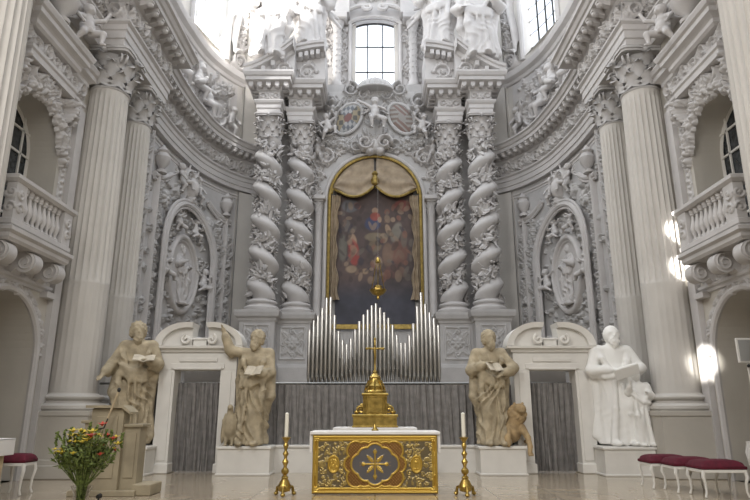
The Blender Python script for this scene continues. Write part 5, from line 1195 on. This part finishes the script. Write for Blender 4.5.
gold_ = np.array((.62, .42, .09)); col = np.where((zone == 2)[..., None], (.19, .185, .195), np.where((zone == 1)[..., None], (.25, .13, .04), np.where((R.H > .007)[..., None], (.46, .34, .12), (.22, .18, .11))))
edge = (np.minimum(abs(sd1), abs(sd2)) < .02) | (crossH > .004) | (R.U < .11) | (R.U > nW - .11) | (R.V < .11) | (R.V > nH - .11); col = np.where(edge[..., None], gold_, col)
R.emit('gilded_panel', 'antep', t, xmap(-nW / 2, 11.96, .01), col=col)
mb = MB(); mb.box(-1.24, 1.24, 11.93, 12.82, 1.06, 1.12, .012); mb.box(-1.245, -1.19, 11.98, 12.82, .72, 1.1, .01); mb.box(1.19, 1.245, 11.98, 12.82, .72, 1.1, .01); mb.box(-1.24, 1.24, 12.78, 12.83, .75, 1.1, .01); mb.out('altar_cloth', 'linen', t)
# small standing cross
t = thing('small_cross', 'little gilt cross standing on the white altar cloth', 'cross', (0, 12.35, 1.12))
MB().lathe([(.07, 0), (.07, .02), (.04, .05), (.03, .09), (.015, .12)], (0, 12.4, 1.12), 14).out('foot', 'gold', t, True); MB().box(-.01, .01, 12.39, 12.41, 1.2, 1.62).box(-.09, .09, 12.39, 12.41, 1.5, 1.525).out('cross', 'gold', t)
# candlesticks
def candlestick(x, y, lab):
    t = thing('candlestick', lab, 'candlestick', (x, y, 0), None); mb = MB()
    mb.lathe([(.05, 0), (.08, .05), (.05, .1), (.07, .14), (.03, .19), (.07, .25), (.07, .3), (.03, .36), (.035, .4), (.062, .47), (.03, .54), (.03, .58), (.058, .64), (.028, .71), (.032, .76), (.052, .82), (.03, .88), (.04, .92), (.07, .97), (.09, 1.0), (.02, 1.02)], (x, y, .2), 16)
    mb.V = [(v[0], v[1], .2 + (v[2] - .2) * .82) for v in mb.V]; mb.out('stem', 'gold', t, True)
    mb = MB(); mb.lathe([(.02, 0), (.1, .02), (.13, .1), (.09, .18), (.05, .24)], (x, y, .06), 12); mb.out('base', 'gold', t, True)
    for k in range(3):
        a = PI / 2 + k * 2 * PI / 3 + PI; mb = MB(); mb.tube([(x + .08 * math.cos(a), y + .08 * math.sin(a), .16), (x + .16 * math.cos(a), y + .16 * math.sin(a), .14), (x + .18 * math.cos(a), y + .18 * math.sin(a), .04)], [.035, .03, .03], 7); mb.ball((x + .19 * math.cos(a), y + .19 * math.sin(a), .035), .045, .045, .035); mb.out('foot', 'gold', t, True)
    c = MB().lathe([(.036, 0), (.036, .42), (.02, .435), (.004, .44)], (x, y, 1.03), 14).out('candle', 'wax', t, True)
candlestick(-1.66, 11.75, 'tall gilt candlestick with a white candle, left of the front altar'); candlestick(1.66, 11.75, 'tall gilt candlestick with a white candle, right of the front altar')
# hanging sanctuary lamp
t = thing('sanctuary_lamp', 'golden sanctuary lamp hanging on chains in front of the painting', 'lamp', (.12, 21, 7.0)); c = at(378, 292, 21)
MB().lathe([(.01, -.28), (.05, -.25), (.06, -.2), (.04, -.15), (.2, -.08), (.3, .04), (.3, .08), (.22, .1), (.16, .14), (.14, .22), (.04, .26)], c, 20).out('bowl', 'gold', t, True)
for k in range(3): a = k * 2.1 + .5; MB().tube([(c.x + .28 * math.cos(a), c.y + .28 * math.sin(a), c.z + .06), (c.x + .06 * math.cos(a), c.y + .06 * math.sin(a), c.z + 1.1)], .014, 5).out('chain', 'gold', t)
MB().lathe([(.02, 0), (.1, .04), (.08, .14), (.02, .22)], (c.x, c.y, c.z + 1.05), 12).out('crown', 'gold', t, True); MB().tube([(c.x, c.y, c.z + 1.25), (c.x, c.y, 24.5)], .003, 5).out('rope', 'grey', t)

# ================================================================== AMBO, FLOWERS, STOOLS
t = thing('ambo', 'yellowish stone reading pulpit in front of the left statue', 'ambo', (-5.0, 12.2, 0))
c1, c2 = at(104, 403, 11.75), at(139, 403, 11.75)
mb = MB(); x0, x1 = -5.36, -4.66
mb.box(x0 + .04, x1 - .06, 11.7, 12.0, 0, 1.55, .02); mb.box(x0 - .14, x0 + .06, 11.85, 12.1, 0, 1.28, .01); mb.box(x1 - .08, x1 + .24, 11.8, 12.15, 0, 1.22, .02); mb.out('body', 'ambo', t)
mb = MB(); mb.box(x0 + .14, x1 - .16, 11.68, 11.71, .3, 1.4, .008); mb.box(x1 + .0, x1 + .18, 11.78, 11.81, .3, 1.1, .008); mb.out('panel', 'ambo', t)
mb = MB(); mb.box(x1 - .07, x1 + .29, 11.75, 12.2, 1.2, 1.26, .012); mb.box(x0 - .2, x0 + .05, 11.8, 12.15, 1.27, 1.33, .012); mb.prism([(x0 - .06, 1.6), (x1 - .06, 1.6), (x1 + .08, 1.48), (x1 + .08, 1.44), (x1 - .08, 1.55), (x0 - .06, 1.55)], 11.62, 12.05); mb.out('ledge', 'ambo', t)
mb = MB(); mb.box(x0 - .22, x1 + .3, 11.62, 12.2, 0, .1, .01); mb.box(x1 + .22, x1 + .56, 11.7, 12.3, 0, .2, .015); mb.out('step', 'ambo', t)
t = thing('microphone', 'thin microphone rod leaning out from the ambo', 'microphone', (-5.1, 11.6, 1.3)); a, b_ = at(107, 420, 11.55), at(119, 390, 11.55)
a = at(104, 428, 11.55)
MB().tube([a, a.lerp(b_, .3)], .012, 6).out('stem', 'black', t); MB().tube([a.lerp(b_, .25), b_], .02, 8).out('rod', 'wood', t); MB().ball(b_, .035, .035, .045).out('head', 'black', t, True); MB().tube([a, (-5.3, 11.75, 1.15)], .012, 6).out('clamp', 'black', t)
t = thing('vase_of_flowers', 'glass vase with a wide bouquet of yellow and red flowers in front of the ambo', 'bouquet', (-4.62, 9.3, 0))
vc = at(84, 470, 9.3); vx, vy = vc.x, 9.3
MB().lathe([(.09, 0), (.11, .02), (.10, .2), (.11, .35), (.15, .45), (.14, .45), (.10, .35), (.09, .2), (.1, .04), (.0, .03)], (vx, vy, 0.0), 24).out('vase', 'glass', t, True)
zb = at(84, 474, 9.3).z; ztop = at(84, 425, 9.3).z
rng = random.Random(9); st_ = MB(); lf = MB(); ends = []
for k in range(80):
    a = rng.random() * 2 * PI; r = .5 * rng.random() ** .6; z = ztop - .10 - r * .3 - rng.random() * .26 + (.12 if rng.random() < .2 else 0)
    e = Vector((vx + r * math.cos(a) * .95, vy + r * math.sin(a) * .7, z)); b0 = Vector((vx + .04 * math.cos(a), vy + .04 * math.sin(a), .15)); m_ = b0.lerp(e, .5) + Vector((0, 0, .08)); 
    st_.tube([b0, Vector((vx + .07 * math.cos(a), vy + .07 * math.sin(a), .45)), m_ * .6 + e * .4, e], .006, 4); ends.append(e)
    for q in range(17):
        p = Vector((vx, vy, .45)).lerp(e, rng.uniform(.45, 1.0)) + Vector((rng.uniform(-.05, .05), rng.uniform(-.05, .05), rng.uniform(-.03, .06))); dv = Vector((rng.uniform(-1, 1), rng.uniform(-1, 1), rng.uniform(-.1, 1.2))).normalized(); sdv = dv.orthogonal().normalized() * .016; L_ = rng.uniform(.06, .13)
        lf.sheet([[p - sdv * .4, p + sdv * .4], [p + dv * L_ * .5 - sdv, p + dv * L_ * .5 + sdv], [p + dv * L_, p + dv * L_ + sdv * .1]])
st_.out('stems', 'leaf', t, True); o = lf.out('foliage', 'leaf', t, True); o['kind'] = 'stuff'
for k, e in enumerate(ends[:58]):
    if e.z < vc.z and False: continue
    m_ = 'red' if (e.x > vx + .16 and k % 2) else 'yellow'; mb = MB(); e = e + Vector((0, -.04, .06)); r = rng.uniform(.03, .045) if k % 3 else rng.uniform(.04, .06)
    for q in range(7): a = q * 2 * PI / 7; d1 = Vector((math.cos(a), math.sin(a) - .5, .6)).normalized(); sd_ = Vector((-math.sin(a), math.cos(a), 0)) * r * .42; mb.sheet([[e - sd_ * .3, e + sd_ * .3], [e + d1 * r - sd_, e + d1 * r + sd_], [e + d1 * r * 1.7 - sd_ * .3 + Vector((0, 0, -.01)), e + d1 * r * 1.7 + sd_ * .3 + Vector((0, 0, -.01))]])
    mb.ball(e + Vector((0, -.01, .01)), r * .4, n=6, m=4); mb.out('flower', m_, t, True)
for k in range(9):
    x = vx + (k - 4) * .12 + rng.uniform(-.03, .03); z1_ = ztop + .02 - abs(k - 4) * .03 + rng.uniform(-.05, .04); mb = MB()
    for q in range(26): mb.ball((x + rng.gauss(0, .008), vy + rng.gauss(0, .01), z1_ - q * .008), .016, n=5, m=3)
    mb.out('flower_spike', 'leaf', t, True)
# stools
def stool(px, Y, lab, hwx=.43, dp=.3, zz=.51):
    z = zz; cx_ = px; t = thing('stool', lab, 'stool', (cx_, Y, 0)); yaw = .0
    V = []; n_ = 20; mm = 9
    mb = MB()
    P = []
    for i in range(n_ + 1):
        u = -1 + 2 * i / n_; row = []
        for j in range(mm + 1):
            v = -1 + 2 * j / mm; q = (1 - abs(u) ** 5) * (1 - abs(v) ** 4); row.append((cx_ + u * hwx, Y + v * dp, z + .02 + .11 * max(q, 0) ** .45))
        P.append(row)
    mb.sheet(P); mb.box(cx_ - hwx, cx_ + hwx, Y - dp, Y + dp, z - .03, z + .025, .008); mb.out('cushion', 'velvet', t, True, 60)
    MB().box(cx_ - hwx + .01, cx_ + hwx - .01, Y - dp + .01, Y + dp - .01, z - .09, z - .03, .01).out('seat_frame', 'white', t)
    for ex in (-1, 1):
        for ey in (-1, 1):
            x, y = cx_ + ex * (hwx - .035), Y + ey * (dp - .035); MB().tube([(x, y, z - .05), (x + ex * .02, y + ey * .015, z - .16), (x - ex * .01, y, .25), (x - ex * .015, y, .1), (x + ex * .015, y + ey * .01, 0.012)], [.032, .034, .024, .018, .022], 8).out('leg', 'white', t, True)
    return t
q = at(715, 463, 11.7); stool(q.x, 11.7, 'red velvet stool with pale curved legs, nearest the right edge of the photo', .41)
q = at(688, 463, 12.35); stool(q.x, 12.35, 'red velvet stool in the middle of the row of three', .41)
q = at(664, 463, 13.0); stool(q.x, 13.0, 'red velvet stool at the inner end of the row, beside the white figures', .41)
# loudspeaker/monitor on right niche wall
t = thing('wall_panel', 'small grey framed panel on a stand in the right niche', 'panel', (0, 0, 0)) if False else None
c = at(745.5, 350, 12.3); t = thing('grey_screen', 'small tilted grey screen with white frame at the right edge of the photo', 'screen', (c.x, c.y, 0))
w_ = .16
mb = MB(); mb.box(c.x - .17, c.x + .2, c.y - .02, c.y + .03, c.z - .26, c.z + .24, .01); mb.out('frame', 'white', t); MB().box(c.x - .14, c.x + .17, c.y - .03, c.y - .018, c.z - .22, c.z + .2).out('panel', 'glassgrey', t); MB().tube([(c.x + .02, c.y + .03, 0), (c.x + .02, c.y + .03, c.z - .2)], .018, 8).out('stand', 'white', t); MB().lathe([(.2, 0), (.2, .02), (.03, .04)], (c.x + .02, c.y + .03, 0), 16).out('foot', 'white', t, True); MB().ball((c.x, c.y - .02, c.z - .32), .035).out('knob', 'black', t, True)
# white vase at the right edge
c = at(749, 446, 12.2); t = thing('side_stand', 'white rounded stand cut by the right edge of the photo', 'stand', (c.x, c.y, 0)); MB().lathe([(.14, 0), (.16, .03), (.05, .1), (.04, .3), (.12, .5), (.15, .72), (.11, .88), (.12, .92)], (c.x + .08, c.y, 0), 18).out('body', 'white', t, True)
# table and seat on the left edge
t = thing('side_table', 'small table with a white cloth at the left edge of the photo', 'table', (-6.6, 10.6, 0)); c = at(16, 438, 11.2)
MB().box(c.x - .8, c.x, 10.4, 11.2, c.z - .03, c.z, .01).box(c.x - .015, c.x, 10.4, 11.2, c.z - .28, c.z, .004).box(c.x - .8, c.x, 10.4, 10.415, c.z - .12, c.z, .004).out('cloth', 'linen', t)
MB().box(c.x - .74, c.x - .06, 10.46, 11.14, c.z - .14, c.z - .03).out('top', 'wood', t)
for dx in (-.12, -.7):
    for y in (10.52, 11.06): MB().tube([(c.x + dx, y, c.z - .1), (c.x + dx, y, 0)], .035, 8).out('leg', 'wood', t)
c = at(22, 458, 11.6); stool(c.x - .22, 11.9, 'red velvet stool beside the small table on the left', .24, .22, .60)
c = at(99, 494, 10.9); t = thing('floor_spotlight', 'tiny black floor lamp beside the flower vase', 'lamp', (c.x, 10.9, 0)); MB().lathe([(.06, 0), (.06, .02), (.015, .03), (.015, .06)], (c.x, 10.9, 0), 12).out('base', 'black', t, True); MB().lathe([(.03, -.05), (.045, .04), (.035, .05)], (c.x, 10.9, .1), 12, axis='y').out('head', 'black', t, True)

# groups of look-alikes
GR = dict(fluted_column='giant fluted wall columns', twisted_column='twisted garland columns of the high altar', column_pedestal='pedestals of the twisted columns', balcony='balconies on the side walls', loggia_surround='stucco surrounds over the balconies', niche_surround='surrounds of the lower niches',
          stucco_putto='children seated on the side cornices', stucco_vase='vases on the side cornices', carved_wall_panel='carved panels of the apse', drum_relief='reliefs of the drum', scroll_bracket='scroll brackets of the drum', slim_column='slim columns beside the picture', angel_relief='small angels beside the picture arch',
          carved_strip='carved strips behind the twisted columns', entablature_block='entablature blocks of the high altar', door_surround='doorways of the curtain screen', statue_pedestal='statue pedestals', evangelist_statue='sandstone evangelist statues', pediment_statue='statues on the high altar pediment', candlestick='candlesticks beside the altar', stool='red velvet stools', curtain='grey curtains', door_curtain='curtains in the doorways')
for o in list(scene.objects):
    b_ = o.name.split('.')[0]
    if o.parent is None and b_ in GR and 'label' in o: o['group'] = GR[b_]
